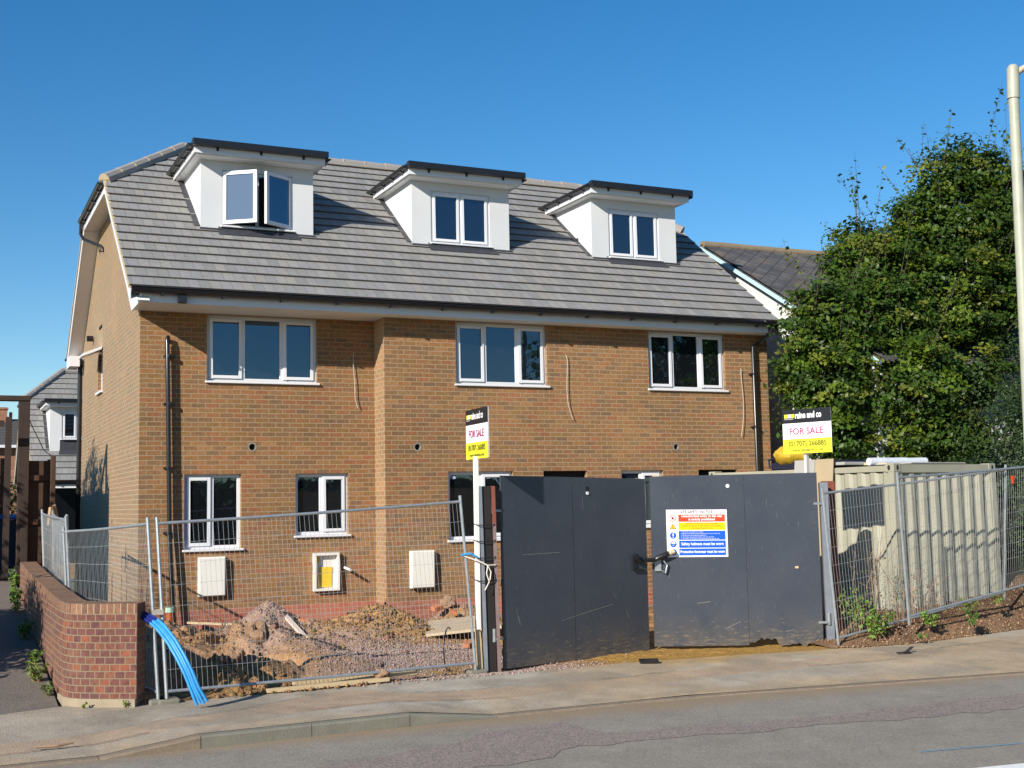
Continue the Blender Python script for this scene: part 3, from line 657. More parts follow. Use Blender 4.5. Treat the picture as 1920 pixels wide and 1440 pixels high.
# side window: slot in the gable wall with an opened top-hung light
m = MB(); X0 = .06
m.box(X0, X0+.06, 4.65, 4.71, 3.83, 4.66); m.box(X0, X0+.06, 5.29, 5.35, 3.83, 4.66); m.box(X0, X0+.06, 4.71, 5.29, 4.6, 4.66); m.box(X0, X0+.06, 4.71, 5.29, 3.83, 3.89)
sw = m.build('window', M_upvc, house)
m = MB(); m.box(X0+.02, X0+.04, 4.7, 5.3, 3.88, 4.61); m.build('pane', M_dark, sw)
m = MB(); m.box(-.05, .06, 4.6, 5.38, 3.79, 3.83); m.build('sill', M_upvc, sw)
m = MB(); a = Vector((-.02, 4.69, 4.62)); dn = Vector((-.36, 0, -.15)); th = Vector((.02, 0, .06))
m.obox(a, dn, (0, .6, 0), th); m.build('opened_light', M_upvc, sw)
for hx, hy, hz in HOL:
    m = MB(); n = 16; ro, ri = .075, .052
    for k in range(n):
        a, b = 2*math.pi*k/n, 2*math.pi*(k+1)/n
        P = lambda r, t, y: (hx+r*math.cos(t), hy+y, hz+r*math.sin(t))
        m.face([P(ri, a, -.004), P(ri, b, -.004), P(ri, b, .09), P(ri, a, .09)])
        m.face([P(ro, a, -.004), P(ro, b, -.004), P(ri, b, -.004), P(ri, a, -.004)][::-1])
    o = m.build('vent_hole', M_conc, house)
    m = MB(); m.box(hx-.07, hx+.07, hy+.085, hy+.095, hz-.07, hz+.07); m.build('bore', M_dark, o)
for ax, ay, az in ((3.42, 0, -.2), (5.08, PF, -.2)):
    m = MB(); m.box(ax-.11, ax+.11, ay-.012, ay, az-.035, az+.035); [m.box(ax-.10+k*.034, ax-.085+k*.034, ay-.018, ay-.012, az-.03, az+.03) for k in range(6)]
    m.build('air_brick', M_black, house)
# soffit, fascia, gutters
m = MB(); m.box(-.11, 3.82, -.825, .0, 4.655, 4.67); m.box(3.82, 11.42, -.825, PF, 4.6552, 4.67); m.build('soffit', M_soffit, house)
m = MB(); m.box(-.11, 11.36, -.845, -.825, 4.655, 4.845); m.build('fascia', M_upvc, house)
m = MB()   # box end at left
m.prism([(-.84, 4.655), (0.0, 4.64), (.45, 5.02), (.2, 5.06), (-.9, 4.86)], 0, -.135, -.112); m.build('box_end', M_upvc, house)
def gutter(parent, p, q, rad=.056, out=(0, -1, 0), brackets=7, name='gutter'):
    m = MB(); p, q = Vector(p), Vector(q); d = (q-p).normalized(); o_ = Vector(out); n = 8; ring = []
    for k in range(n+1):
        a = math.pi*k/n; ring.append(o_*(math.cos(a)*rad)+Vector((0, 0, -math.sin(a)*rad)))
    for k in range(n): m.face([p+ring[k], q+ring[k], q+ring[k+1], p+ring[k+1]]); m.face([p+ring[k]*.88, p+ring[k+1]*.88, q+ring[k+1]*.88, q+ring[k]*.88])
    m.face([p+r_ for r_ in ring]); m.face([q+r_ for r_ in ring][::-1])
    m.tube([p+o_*rad, q+o_*rad], .008, 6)
    L = (q-p).length
    for k in range(brackets):
        c = p+d*(L*(k+.5)/brackets); m.obox(c-d*.02-o_*rad*1.02-Vector((0, 0, rad*1.25)), d*.04, o_*rad*1.7, (0, 0, rad*.55))
    return m.build(name, M_black, parent)
gutter(house, (-.27, -.94, 4.835), (11.5, -.94, 4.835), .068, brackets=13)
m = MB(); m.box(11.34, 11.5, -.95, -.80, 4.62, 4.78); m.build('gutter_outlet', M_black, house)
m = MB(); m.box(.42, .54, -.955, -.85, 4.655, 4.79); m.build('gutter_outlet', M_black, house)
# downpipes
m = MB(); m.tube([(.42, .02, 4.17), (.41, -.075, 4.235), (.40, -.085, 4.15), (.42, -.085, 3.2), (.455, -.085, 1.2), (.50, -.12, .2), (.53, -.14, -.32)], .036, 10)
for z in (3.95, 3.2, 2.2, 1.2): m.tube([(.43, -.085, z-.02), (.43, -.085, z+.02)], .048, 10); m.box(.36, .50, -.08, 0, z-.012, z+.012)
m.build('downpipe', M_black, house, smooth=True)
m = MB(); m.tube([(11.42, -.86, 4.66), (11.30, -.6, 4.5), (11.17, -.575, 4.42), (11.17, -.575, -.4)], .036, 10)
for z in (3.9, 2.9, 1.9, .9): m.tube([(11.17, -.575, z-.02), (11.17, -.575, z+.02)], .048, 10); m.box(11.1, 11.24, -.57, PF, z-.012, z+.012)
m.build('downpipe', M_black, house, smooth=True)
m = MB(); m.tube([(-.05, 8.14, -.4), (-.05, 8.14, 4.7)], .05, 10); m.build('downpipe', M_black, house, smooth=True)
# meter boxes, flue stub, aerial cables
def meter(x0, x1, y, z0=.2, z1=.81):
    m = MB(); m.box(x0, x1, y-.085, y+.0, z0, z1); o = m.build('meter_box', M_cream, house, bevel=.01)
    d = MB(); d.box(x0+.015, x1-.015, y-.10, y-.086, z0+.015, z1-.015); d.build('door', M_cream, o, bevel=.006)
meter(.90, 1.32, 0); meter(4.22, 4.64, PF)
m = MB(); x0, x1, z0, z1, y0 = 2.74, 3.17, .2, .81, -.085; t = .04
m.box(x0, x0+t, y0, 0, z0, z1); m.box(x1-t, x1, y0, 0, z0, z1); m.box(x0+t, x1-t, y0, 0, z1-t, z1); m.box(x0+t, x1-t, y0, 0, z0, z0+t)
m.face([(x0, -.004, z0), (x1, -.004, z0), (x1, -.004, z1), (x0, -.004, z1)])
ob = m.build('meter_box', M_cream, house); ob['label'] = 'meter box with its door off and yellow labels inside'
m = MB(); m.box(x0+.07, x0+.31, -.02, -.008, z0+.06, z0+.29); m.box(x0+.10, x0+.32, -.0205, -.0081, z0+.29, z0+.38); m.box(x0+.06, x0+.11, -.02, -.008, z0+.46, z0+.54); m.build('yellow_label', M_yellow, ob)
m = MB(); m.tube([(3.27, -.005, .56), (3.3, -.24, .525)], .024, 10); m.build('pipe_stub', M_upvc, house, smooth=True)
for cx_, cy_, z1, z0, sw_ in ((3.45, 0, 4.12, 3.17, .12), (7.2, PF, 4.13, 3.0, .12), (10.92, PF, 4.0, 2.72, -.1)):
    m = MB(); m.tube([(cx_-.005, cy_-.004, z1), (cx_, cy_-.03, z1-.02)]+[(cx_+sw_*max(0, t-.75)**1.4*4+.012*math.sin(t*7+cx_), cy_-.03-.02*t, z1-(z1-z0)*t) for t in [k/14 for k in range(1, 15)]], .006, 6)
    m.build('cable', M_cable, house, smooth=True)
# terracotta door-opening lintel shade, brick step etc. left plain: openings show the dark room

# ---------------------------------------------------------------- roof
GA = .31
def tiled_slope(m, xa, xb, y0, z0, dirv, length, clip=None, gauge=GA, thick=.03, uoff=0):
    """rows of interlocking tiles as real overlapping courses; clip(s)->(x0,x1)"""
    d = Vector(dirv).normalized(); nrm = Vector((0, -d.z, d.y)) if d.y > 0 else Vector((0, d.z, -d.y))
    if nrm.z < 0: nrm = -nrm
    s = 0; k = 0
    while s < length-1e-4:
        s1 = min(length, s+gauge); a0, a1 = clip(s) if clip else (xa, xb); b0, b1 = clip(s1) if clip else (xa, xb)
        o_ = Vector((0, y0, z0)); jit = rnd.uniform(-.003, .003)
        lo_ = o_+d*s+nrm*(thick+jit); hi = o_+d*s1+nrm*.002; base = o_+d*s+nrm*(-.002)
        P = lambda x, v: (x, v.y, v.z)
        n = max(1, int((a1-a0)/1.4)); r_ = [rnd.uniform(-.0025, .0025) for _ in range(n+1)]
        for i in range(n):
            t0, t1 = i/n, (i+1)/n; xA, xB = a0+(a1-a0)*t0, a0+(a1-a0)*t1; xC, xD = b0+(b1-b0)*t1, b0+(b1-b0)*t0
            l0, l1 = lo_+nrm*r_[i], lo_+nrm*r_[i+1]
            uvq = [(xA+uoff, s), (xB+uoff, s), (xC+uoff, s1), (xD+uoff, s1)]
            f_ = [P(xA, l0), P(xB, l1), P(xC, hi), P(xD, hi)]
            e_ = [P(xA, base), P(xB, base), P(xB, l1), P(xA, l0)]
            if d.y < 0: f_ = f_[::-1]; uvq = uvq[::-1]; e_ = e_[::-1]
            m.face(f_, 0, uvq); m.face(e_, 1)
        s = s1; k += 1
def house_roof(parent, x0, x1, ye, ze, yr, zR, yb, zb, zk, tipl, tipr, uoff=0):
    sl = (zR-ze)/(yr-ye); ln = math.hypot(yr-ye, zR-ze); d = Vector((0, yr-ye, zR-ze)).normalized(); sk = (zk-ze)/d.z
    def clip(s):
        t = max(0, (s-sk)/(ln-sk)) if ln > sk else 0
        return x0+(tipl-x0)*t, x1+(tipr-x1)*t
    m = MB(); tiled_slope(m, x0, x1, ye, ze, d, ln, clip, uoff=uoff)
    db = Vector((0, yr-yb, zR-zb)); lb = db.length; dbn = db.normalized(); skb = (zk-zb)/dbn.z
    def clipb(s):
        t = max(0, (s-skb)/(lb-skb)); return x0+(tipl-x0)*t, x1+(tipr-x1)*t
    tiled_slope(m, x0, x1, yb, zb, dbn, lb, clipb, uoff=uoff)
    yk = ye+d.y*sk; ykb = yb+dbn.y*skb
    for xe, tip in ((x0, tipl), (x1, tipr)):     # hip ends, coursed
        n = max(2, int(round(math.hypot(tip-xe, zR-zk)/GA)))
        for i in range(n):
            t0, t1 = i/n, (i+1)/n; e = lambda t, dz=0: [(xe+(tip-xe)*t, yk+(yr-yk)*t, zk+(zR-zk)*t+dz), (xe+(tip-xe)*t, ykb+(yr-ykb)*t, zk+(zR-zk)*t+dz)]
            a = e(t0, .03); b = e(t1, .004); q = [a[0], a[1], b[1], b[0]]; uvq = [(p[1], math.hypot(p[0]-xe, p[2]-zk)) for p in q]
            if xe > tip: q = q[::-1]; uvq = uvq[::-1]
            m.face(q[::-1], 0, uvq[::-1]); c = e(t0); m.face([c[0], c[1], a[1], a[0]], 1)
    # underside
    m.face([(x0, ye, ze-.02), (x0, yr, zR-.05), (x1, yr, zR-.05), (x1, ye, ze-.02)], 1) if False else None
    rf = m.build('roof', [M_tile, M_tileedge], parent)
    # ridge and hip tiles
    rd = MB()
    def ridge(p, q, up, side, halfw=.125, seg=.45):
        p, q = Vector(p), Vector(q); L = (q-p).length; n = max(1, round(L/seg)); dd = (q-p)/n; up = Vector(up).normalized(); side = Vector(side).normalized()
        for i in range(n):
            a = p+dd*i; b = a+dd*.975; h = .105+rnd.uniform(-.004, .004); prof = [(-1, -.05), (-.92, .03), (-.5, h*.85), (0, h), (.5, h*.85), (.92, .03), (1, -.05)]
            A = [a+side*halfw*x+up*z for x, z in prof]; B = [b+side*halfw*x+up*(z-.006) for x, z in prof]
            for k in range(len(A)-1): rd.face([A[k], A[k+1], B[k+1], B[k]], 0)
            rd.face(A, 1); rd.face(B[::-1], 1)
            c = a+dd; rd.obox(b-side*halfw*.96-up*.05, dd*.026, side*halfw*1.92, up*(.05+h*.6), 1)
        # mortar bedding under the tiles
        rd.obox(p-side*halfw*.93-up*.06, (q-p), side*halfw*1.86, up*.058, 1)
    ridge((tipl, yr, zR+.02), (tipr, yr, zR+.02), (0, 0, 1), (0, 1, 0))
    for xe, tip in ((x0, tipl), (x1, tipr)):
        for yk_ in (yk, ykb):
            p = Vector((xe, yk_, zk+.03)); q = Vector((tip, yr, zR+.03)); dv = (q-p).normalized(); sd = dv.cross(Vector((0, 0, 1))).normalized(); ridge(p, q, sd.cross(dv), sd, .115)
    rd.build('ridge_tiles', [M_ridge, M_mortar], rf)
    # verge mortar, barge boards and verge soffit
    so = MB()
    for xe, sgn in ((x0, -1), (x1, 1)):
        path = [(ye+.02, ze), (yk, zk), (ykb, zk), (yb, zb)]
        for i, (a, b) in enumerate(zip(path[:-1], path[1:])):
            if i == 1: continue
            vm = MB(); bg_ = MB(); vm.obox((xe-.012 if sgn < 0 else xe-.03, a[0], a[1]-.03), (.042, 0, 0), (0, b[0]-a[0], b[1]-a[1]), (0, 0, .045))
            bg_.obox((xe+(.01 if sgn < 0 else -.028), a[0], a[1]-.22), (.018, 0, 0), (0, b[0]-a[0], b[1]-a[1]), (0, 0, .19))
            vm.build('verge_mortar', M_mortar, rf); bg_.build('bargeboard', M_upvc, rf)
            xa = xe+.028 if sgn < 0 else 11.55; wd_ = abs(xe-.0)-.03 if sgn < 0 else .02
            if sgn < 0 and parent is house: so.obox((xe+.028, a[0], a[1]-.205), (-xe-.03, 0, 0), (0, b[0]-a[0], b[1]-a[1]), (0, 0, .012))
        if parent is house or sgn < 0:
            bg_ = MB(); bg_.box(min(xe, xe+sgn*-.02)-.0, max(xe, xe+sgn*-.02), yk, ykb, zk-.22, zk-.04); bg_.build('bargeboard', M_upvc, rf)
            if sgn < 0 and parent is house: so.box(xe+.02, -.002, yk+.05, ykb-.05, zk-.21, zk-.198)
    if so.f: so.build('verge_soffit', M_soffit, rf)
    gutter(rf, (x0-.05, yk-.02, zk-.03), (x0-.05, ykb+.02, zk-.03), .058, (-1, 0, 0), 4)
    return rf
rf = house_roof(house, -.3, 11.53, YE, ZE, YR, ZR, 8.45, 4.9, KZ, 1.33, 9.9)
m = MB(); m.tube([(-.36, 5.3, 7.16), (-.36, 5.34, 6.95), (-.32, 5.2, 6.82), (-.05, 4.7, 6.6), (-.02, 4.66, 6.5)], .032, 8); m.build('hip_gutter_pipe', M_black, rf, smooth=True)
m = MB(); gutter(rf, (-.33, 8.5, 4.86), (11.5, 8.5, 4.86), .056, (0, 1, 0), 3); 
m = MB(); m.box(-.3, -.1, 7.75, 8.42, 4.62, 4.84); m.box(-.28, 11.5, 8.40, 8.42, 4.66, 4.84); m.build('rear_fascia', M_upvc, house)
m = MB(); m.tube([(-.14, 6.1, 5.0), (-.02, 6.1, 5.0)], .06, 10); m.build('wall_spigot', M_black, house); m = MB(); m.box(-.02, 0, 4.8, 5.15, 5.05, 5.1); m.build('wall_slot', M_dark, house)

def dormer(parent, x0, x1, yf, zb, zt, yback, slope, zwin, lights, opened=False, ov=.15, sillz=None):
    """box dormer, rendered white; slope(y) gives the roof height"""
    m = MB(); wx0, wx1, wz0, wz1 = zwin
    hole_wall(m, yf, x0, x1, zb, zt, [(wx0, wx1, wz0, wz1)], .09)
    for x, fl in ((x0, False), (x1, True)):
        ys = np.linspace(yf, yback, 7)
        for a, b in zip(ys[:-1], ys[1:]):
            q = [(x, b, max(zb, slope(b))-.05 if True else 0), (x, a, max(zb, slope(a))-.05), (x, a, zt), (x, b, max(zt, slope(b)-.05))]
            m.face(q if not fl else q[::-1])
    # apron recess under the window: lead coloured dark for the sill's shadow
    dm = m.build('dormer', M_render, parent)
    l = MB(); l.box(x0-.02, x1+.02, yf-.10, yf-.004, zb-.07, zb+.02); l.box(wx0-.05, wx1+.05, yf-.012, yf-.002, zb-.01, wz0-.03); l.face([(wx0-.1, yf-.22, slope(yf-.22)+.034), (wx1+.1, yf-.22, slope(yf-.22)+.034), (wx1+.06, yf, slope(yf)+.05), (wx0-.06, yf, slope(yf)+.05)])
    for x in (x0-.1, x1):
        n = 10
        for i in range(n):
            ya, yb_ = yf+(yback-yf)*i/n, yf+(yback-yf)*(i+1)/n
            l.face([(x, ya, slope(ya)+.036), (x+.1, ya, slope(ya)+.036), (x+.1, yb_, slope(yb_)+.036), (x, yb_, slope(yb_)+.036)])
    l.build('lead_flashing', M_lead, dm)
    s_ = MB(); e0, e1, ef = x0-ov, x1+ov-.04, yf-.3
    s_.box(e0, e1, ef, yback+.3, zt, zt+.012); s_.box(e0+.02, x0-.0, yf-.26, yback, zt-.03, zt) ; s_.box(x0, x1, yf-.26, yf-.001, zt-.031, zt)
    s_.build('soffit', M_soffit, dm)
    f_ = MB(); f_.box(e0-.0, e1, ef-.018, ef, zt-.012, zt+.145); f_.box(e0-.018, e0, ef-.018, yback, zt-.012, zt+.145); f_.box(e1, e1+.018, ef-.018, yback, zt-.012, zt+.145); f_.build('fascia', M_upvc, dm)
    r_ = MB(); r_.box(e0-.05, e1+.04, ef-.06, yback+.35, zt+.145, zt+.185); r_.box(e0-.06, e1+.05, ef-.135, ef-.02, zt+.09, zt+.20); r_.build('flat_roof', M_black, dm, bevel=.01)
    gutter(dm, (e0-.07, ef-.02, zt+.13), (e0-.07, yback-.05, zt+.13), .05, (-1, 0, 0), 4)
    gutter(dm, (e1+.07, ef-.02, zt+.11), (e1+.07, yback-.05, zt+.11), .05, (1, 0, 0), 4)
    b_ = MB()
    for k in range(3):
        xx = e0+(e1-e0)*(k+.5)/3; b_.box(xx-.02, xx+.02, ef-.03, ef-.019, zt+.04, zt+.11)
    b_.build('roof_clip', M_black, dm)
    if not opened: add_window_sub(dm, wx0, wx1, wz0, wz1, yf, lights)
    return dm
def add_window_sub(dm, x0, x1, z0, z1, y, lights, hollow=False):
    """window whose pieces are sub-parts of the dormer (no deeper level)"""
    fr = MB(); yf = y+.03; t = .05
    fr.box(x0, x0+t, yf, yf+.06, z0, z1); fr.box(x1-t, x1, yf, yf+.06, z0, z1); fr.box(x0+t, x1-t, yf, yf+.06, z1-t, z1); fr.box(x0+t, x1-t, yf, yf+.06, z0, z0+t)
    xm = (x0+x1)/2; fr.box(xm-.03, xm+.03, yf+.001, yf+.059, z0+t, z1-t); fr.build('window_frame', M_upvc, dm, bevel=.006)
    s_ = MB(); s_.box(x0-.03, x1+.03, y-.10, yf, z0-.03, z0); s_.build('sill', M_upvc, dm, bevel=.006)
    if hollow: return
    for L, Rr in ((x0+t, xm-.03), (xm+.03, x1-t)):
        c_ = MB(); q = .05; g_ = .008; a, b, c, d = L-g_, Rr+g_, z0+t-g_, z1-t+g_
        c_.box(a, a+q, yf-.022, yf+.03, c, d); c_.box(b-q, b, yf-.022, yf+.03, c, d); c_.box(a+q, b-q, yf-.022, yf+.03, d-q, d); c_.box(a+q, b-q, yf-.022, yf+.03, c, c+q)
        c_.build('casement', M_upvc, dm, bevel=.006)
        p_ = MB(); p_.box(a+q-.004, b-q+.004, yf+.004, yf+.02, c+q-.004, d-q+.004); p_.build('pane', M_glass, dm)
slp = lambda y: ZE+SL*(y-YE)
DF = .9
dm1 = dormer(house, 1.09, 3.03, DF, 6.215, 7.45, 2.72, slp, (1.45, 2.66, 6.30, 7.26), None, opened=True)
dormer(house, 4.86, 6.80, DF, 6.215, 7.45, 2.72, slp, (5.23, 6.40, 6.29, 7.26), None)
dormer(house, 8.56, 10.48, DF, 6.215, 7.45, 2.72, slp, (8.94, 10.08, 6.28, 7.24), None)
add_window_sub(dm1, 1.45, 2.66, 6.30, 7.26, DF, None, hollow=True)
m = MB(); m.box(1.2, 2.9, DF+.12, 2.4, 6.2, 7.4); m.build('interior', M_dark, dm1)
def sash(hx, hy, sgn, ang, w_, z0, z1, dusty):
    c = math.cos(ang)*sgn; s_ = -math.sin(ang); u = Vector((c, s_, 0)); nrm = Vector((-s_*1.0, c, 0)); t = .055; q = .058
    if nrm.y < 0: nrm = -nrm
    o_ = Vector((hx, hy, z0)); h = z1-z0; m = MB()
    m.obox(o_, u*q, nrm*t, (0, 0, h)); m.obox(o_+u*(w_-q), u*q, nrm*t, (0, 0, h)); m.obox(o_+u*q, u*(w_-2*q), nrm*t, (0, 0, q)); m.obox(o_+u*q+Vector((0, 0, h-q)), u*(w_-2*q), nrm*t, (0, 0, q))
    ob = m.build('opened_casement', M_upvc, dm1)
    p = MB(); p.obox(o_+u*(q-.004)+nrm*.02+Vector((0, 0, q-.004)), u*(w_-2*q+.008), nrm*.016, (0, 0, h-2*q+.008)); p.build('pane', M_glass_d if dusty else M_glass, dm1)
sash(1.46, DF-.01, 1, R(35), .60, 6.335, 7.235, True); sash(2.65, DF-.01, -1, R(31), .60, 6.335, 7.235, False)

# ================================================================= RIGHT NEIGHBOUR (white gable, slate roof)
nb = thing('gable_house', (16, 3, -.5), 'white gabled house with dark lichened slate roof and pale blue bargeboard behind the tree', 'house')
GX, yrg, zrg, yeg = 12.6, 2.95, 7.20, -2.6; slg = .572
zeg = zrg-slg*(yrg-yeg)
m = MB(); poly = [(yeg+.3, -.6), (2*yrg-yeg-.3, -.6), (2*yrg-yeg-.3, zeg+.1), (yrg, zrg-.08), (yeg+.3, zeg+.1)]
m.prism(poly, 0, GX, 24); m.build('wall', M_render, nb)
m = MB()
for s_ in (1, -1):
    ya = yrg-s_*(yrg-yeg); q = [(GX-.12, ya, zeg), (24.2, ya, zeg), (24.2, yrg, zrg), (GX-.12, yrg, zrg)]
    L = math.hypot(yrg-yeg, zrg-zeg); uvq = [(q[0][0], 0), (q[1][0], 0), (q[2][0], L), (q[3][0], L)]
    if s_ < 0: q = q[::-1]; uvq = uvq[::-1]
    m.face(q, 0, uvq); q2 = [(p[0], p[1], p[2]-.06) for p in q][::-1]; m.face(q2, 0); m.face([q[0], q2[-1], q2[0], q[3]] if False else [q[0], q[1], q2[2], q2[3]], 0)
ro = m.build('roof', M_slate, nb)
m = MB()
n = 24
for i in range(n): m.tube([(GX-.1+i*.48, yrg, zrg-.02+rnd.uniform(-.006, .006)), (GX-.1+i*.48+.46, yrg, zrg-.02)], .10, 10)
m.build('ridge_tiles', simple('old_ridge', (.20, .155, .10), .9, .3, 6), ro, smooth=True)
for s_ in (1, -1): ya = yrg-s_*(yrg-yeg); m = MB(); m.obox((GX-.16, yrg, zrg-.15), (.03, 0, 0), (0, ya-yrg, zeg-zrg), (0, 0, .09)); m.build('bargeboard', M_barge, ro)
m = MB(); m.box(20.4, 21.1, 2.6, 3.3, 6.8, 7.75); ch = m.build('chimney', M_farbrick, ro)
m = MB(); m.tube([(20.6, 2.95, 7.75), (20.6, 2.95, 8.05)], .11, 10); m.tube([(20.9, 2.95, 7.75), (20.9, 2.95, 8.0)], .11, 10); m.build('chimney_pot', M_terr, ro, smooth=True)
m = MB(); m.tube([(20.75, 2.9, 7.6), (20.75, 2.9, 9.0)], .015, 5); m.tube([(20.1, 2.9, 8.85), (21.3, 2.8, 8.95)], .012, 5)
for k in range(7): m.tube([(20.2+k*.17, 2.6, 8.86+k*.012), (20.2+k*.17, 3.2, 8.86+k*.012)], .008, 4)
m.build('aerial', M_galv, nb)

# ================================================================= LEFT BACKGROUND HOUSES
hb = thing('rear_house', (2.5, 25, -.5), 'small grey tiled house with white dormer behind the timber fence on the left', 'house')
m = MB(); m.box(.1, 8, 20.9, 29, -.5, 2.45, 0); m.prism([(20.9, 2.4), (28.5, 2.4), (26.2, 4.5), (23.0, 4.5)], 0, .1, 8); m.build('wall', M_brick, hb)
house_roof(hb, -.18, 8.2, 20.0, 2.5, 24.7, 6.35, 29.2, 2.6, 5.25, 1.1, 6.9, uoff=3.1)
m = MB(); m.box(.0, 8, 20.02, 20.04, 2.28, 2.46); m.build('fascia', M_soffit, hb); gutter(hb, (-.1, 19.98, 2.46), (8.1, 19.98, 2.46), .07, brackets=6)
m = MB(); m.box(.55, 1.6, 20.86, 20.9, 0, 2.3); m.build('patio_door', M_glass, hb)
sl2 = lambda y: 2.5+(6.35-2.5)/4.7*(y-20.0)
dm = dormer(hb, .40, 2.4, 21.15, 2.95, 4.86, 23.2, sl2, (.75, 1.62, 3.83, 4.7), None)

fh = thing('brick_house', (-2.5, 42, -.5), 'distant red brick house with dark roof and chimney at the left edge', 'house')
m = MB(); m.box(-7, .55, 38.3, 46, -.6, 4.42); m.build('wall', M_farbrick, fh)
m = MB()
for i in range(9):
    t0, t1 = i/9, (i+1)/9; P = lambda t, x, d=0: (x, 38+t*3.2, 4.5+t*1.35+d)
    m.face([P(t0, -7.2, .03), P(t0, .75, .03), P(t1, .75), P(t1, -7.2)]); m.face([P(t0, -7.2), P(t0, .75), P(t0, .75, .03), P(t0, -7.2, .03)])
m.face([(-7.2, 41.2, 5.85), (.75, 41.2, 5.85), (.75, 46, 4.4), (-7.2, 46, 4.4)])
m.build('roof', simple('dark_roof', (.06, .055, .055), .9, .3, 4), fh)
m = MB(); m.box(-.25, .14, 40.7, 41.5, 5.2, 6.35); m.box(-.29, .18, 40.66, 41.54, 6.25, 6.33, 0); ch = m.build('chimney', M_farbrick, fh)
m = MB(); m.tube([(.3, 41, 5.8), (.3, 41, 6.15)], .07, 8); m.build('chimney_pot', M_terr, fh)
m = MB(); m.box(-7.2, .75, 37.93, 38.0, 4.38, 4.5); m.build('gutter', M_upvc, fh)

# ================================================================= TIMBER STRUCTURES LEFT
tg = thing('timber_gate_frame', (-1.7, 3, .4), 'tall dark brown timber gate frame with cross beam at the left edge', 'gate')
m = MB(); m.box(-1.56, -1.38, 2.95, 3.12, .3, 3.46); m.build('post', M_oldwood, tg, bevel=.008)
m = MB(); m.box(-4.0, -3.82, 2.95, 3.12, .3, 3.46); m.build('post', M_oldwood, tg, bevel=.008)
m = MB(); m.box(-4.1, -1.37, 2.93, 3.14, 3.462, 3.55); m.build('beam', M_oldwood, tg, bevel=.008)
m = MB(); m.obox((-1.80, 2.6, .42), (.10, 0, 0), (0, .06, 0), (.02, 0, 2.74)); m.box(-3.4, -1.8, 2.6, 2.65, .42, .5); m.box(-3.4, -1.8, 2.6, 2.65, 3.0, 3.1); m.build('gate_leaf', M_oldwood, tg)
m = MB(); m.obox((-1.54, 2.0, .38), (.07, 0, 0), (0, .07, 0), (-.01, 0, .93)); tag(m.build('timber_stake', M_oldwood, base=(-1.5, 2, .4)), 'short dark stake at the foot of the tall gate post', 'stake')
fp = thing('timber_fence', (-1.2, 3, .4), 'brown timber fence panel between gate frame and brick house', 'fence')
m = MB()
for k in range(5): m.box(-1.378+k*.083, -1.378+k*.083+.081, 3.05+.006*(k % 2), 3.08, .2, 2.44)
m.build('boards', M_panelw, fp)
for z in (.6, 1.35, 2.1): m = MB(); m.box(-1.378, -.96, 3.005, 3.05, z, z+.09); m.build('rail', M_panelw, fp)
fp3 = thing('timber_fence', (-1.0, 6.5, .3), 'timber fence running back along the passage beside the brick house', 'fence')
m = MB()
for k in range(30): m.box(-1.03+.005*(k % 2), -1.0, 3.08+k*.25, 3.08+k*.25+.245, .0, 2.44)
m.build('boards', M_panelw, fp3)
for k in range(4): m = MB(); m.box(-1.0, -.92, 4.0+k*2, 4.09+k*2, 0, 2.5); m.build('post', M_panelw, fp3)
m = MB(); m.box(-1.035, -.955, 2.9, 3.0, .2, 2.52); m.build('post', M_panelw, fp, bevel=.01)
m = MB(); m.tube([(-1.45, 3.0, 3.3), (-1.35, 3.0, 3.05), (-1.15, 2.97, 2.62), (-1.0, 2.93, 2.5)], .008, 5); tag(m.build('loose_cable', M_black, base=(-1.4, 3, 3)), 'thin dark cable sagging from gate post to fence post', 'cable')
fp2 = thing('timber_fence', (-1.0, 8, .4), 'long dark timber fence running back behind the gate frame', 'fence')
m = MB()
for k in range(16): m.box(-3.9+k*.15, -3.9+k*.15+.145, 7.0+.006*(k % 2), 7.03, .3, 2.65)
m.build('boards', M_panelw, fp2); m = MB(); m.box(-3.95, -3.85, 6.9, 7.0, .3, 2.2); m.build('post', M_panelw, fp2)
wb = thing('wheelie_bin', (-1.62, 6, .42), 'blue wheeled bin standing behind the timber gate', 'bin')
m = MB(); m.prism([(-1.78, .5), (-1.36, .5), (-1.32, 1.42), (-1.82, 1.42)], 1, 5.8, 6.3); m.build('body', M_binb, wb, bevel=.02)
m = MB(); m.prism([(5.74, 1.43), (6.36, 1.43), (6.36, 1.50), (6.0, 1.53), (5.74, 1.47)], 0, -1.84, -1.30); m.build('lid', M_bin, wb, bevel=.015)
for x in (-1.84, -1.30): m = MB(); m.tube([(x, 6.28, .52), (x+.05, 6.28, .52)], .1, 12); m.build('wheel', M_black, wb)

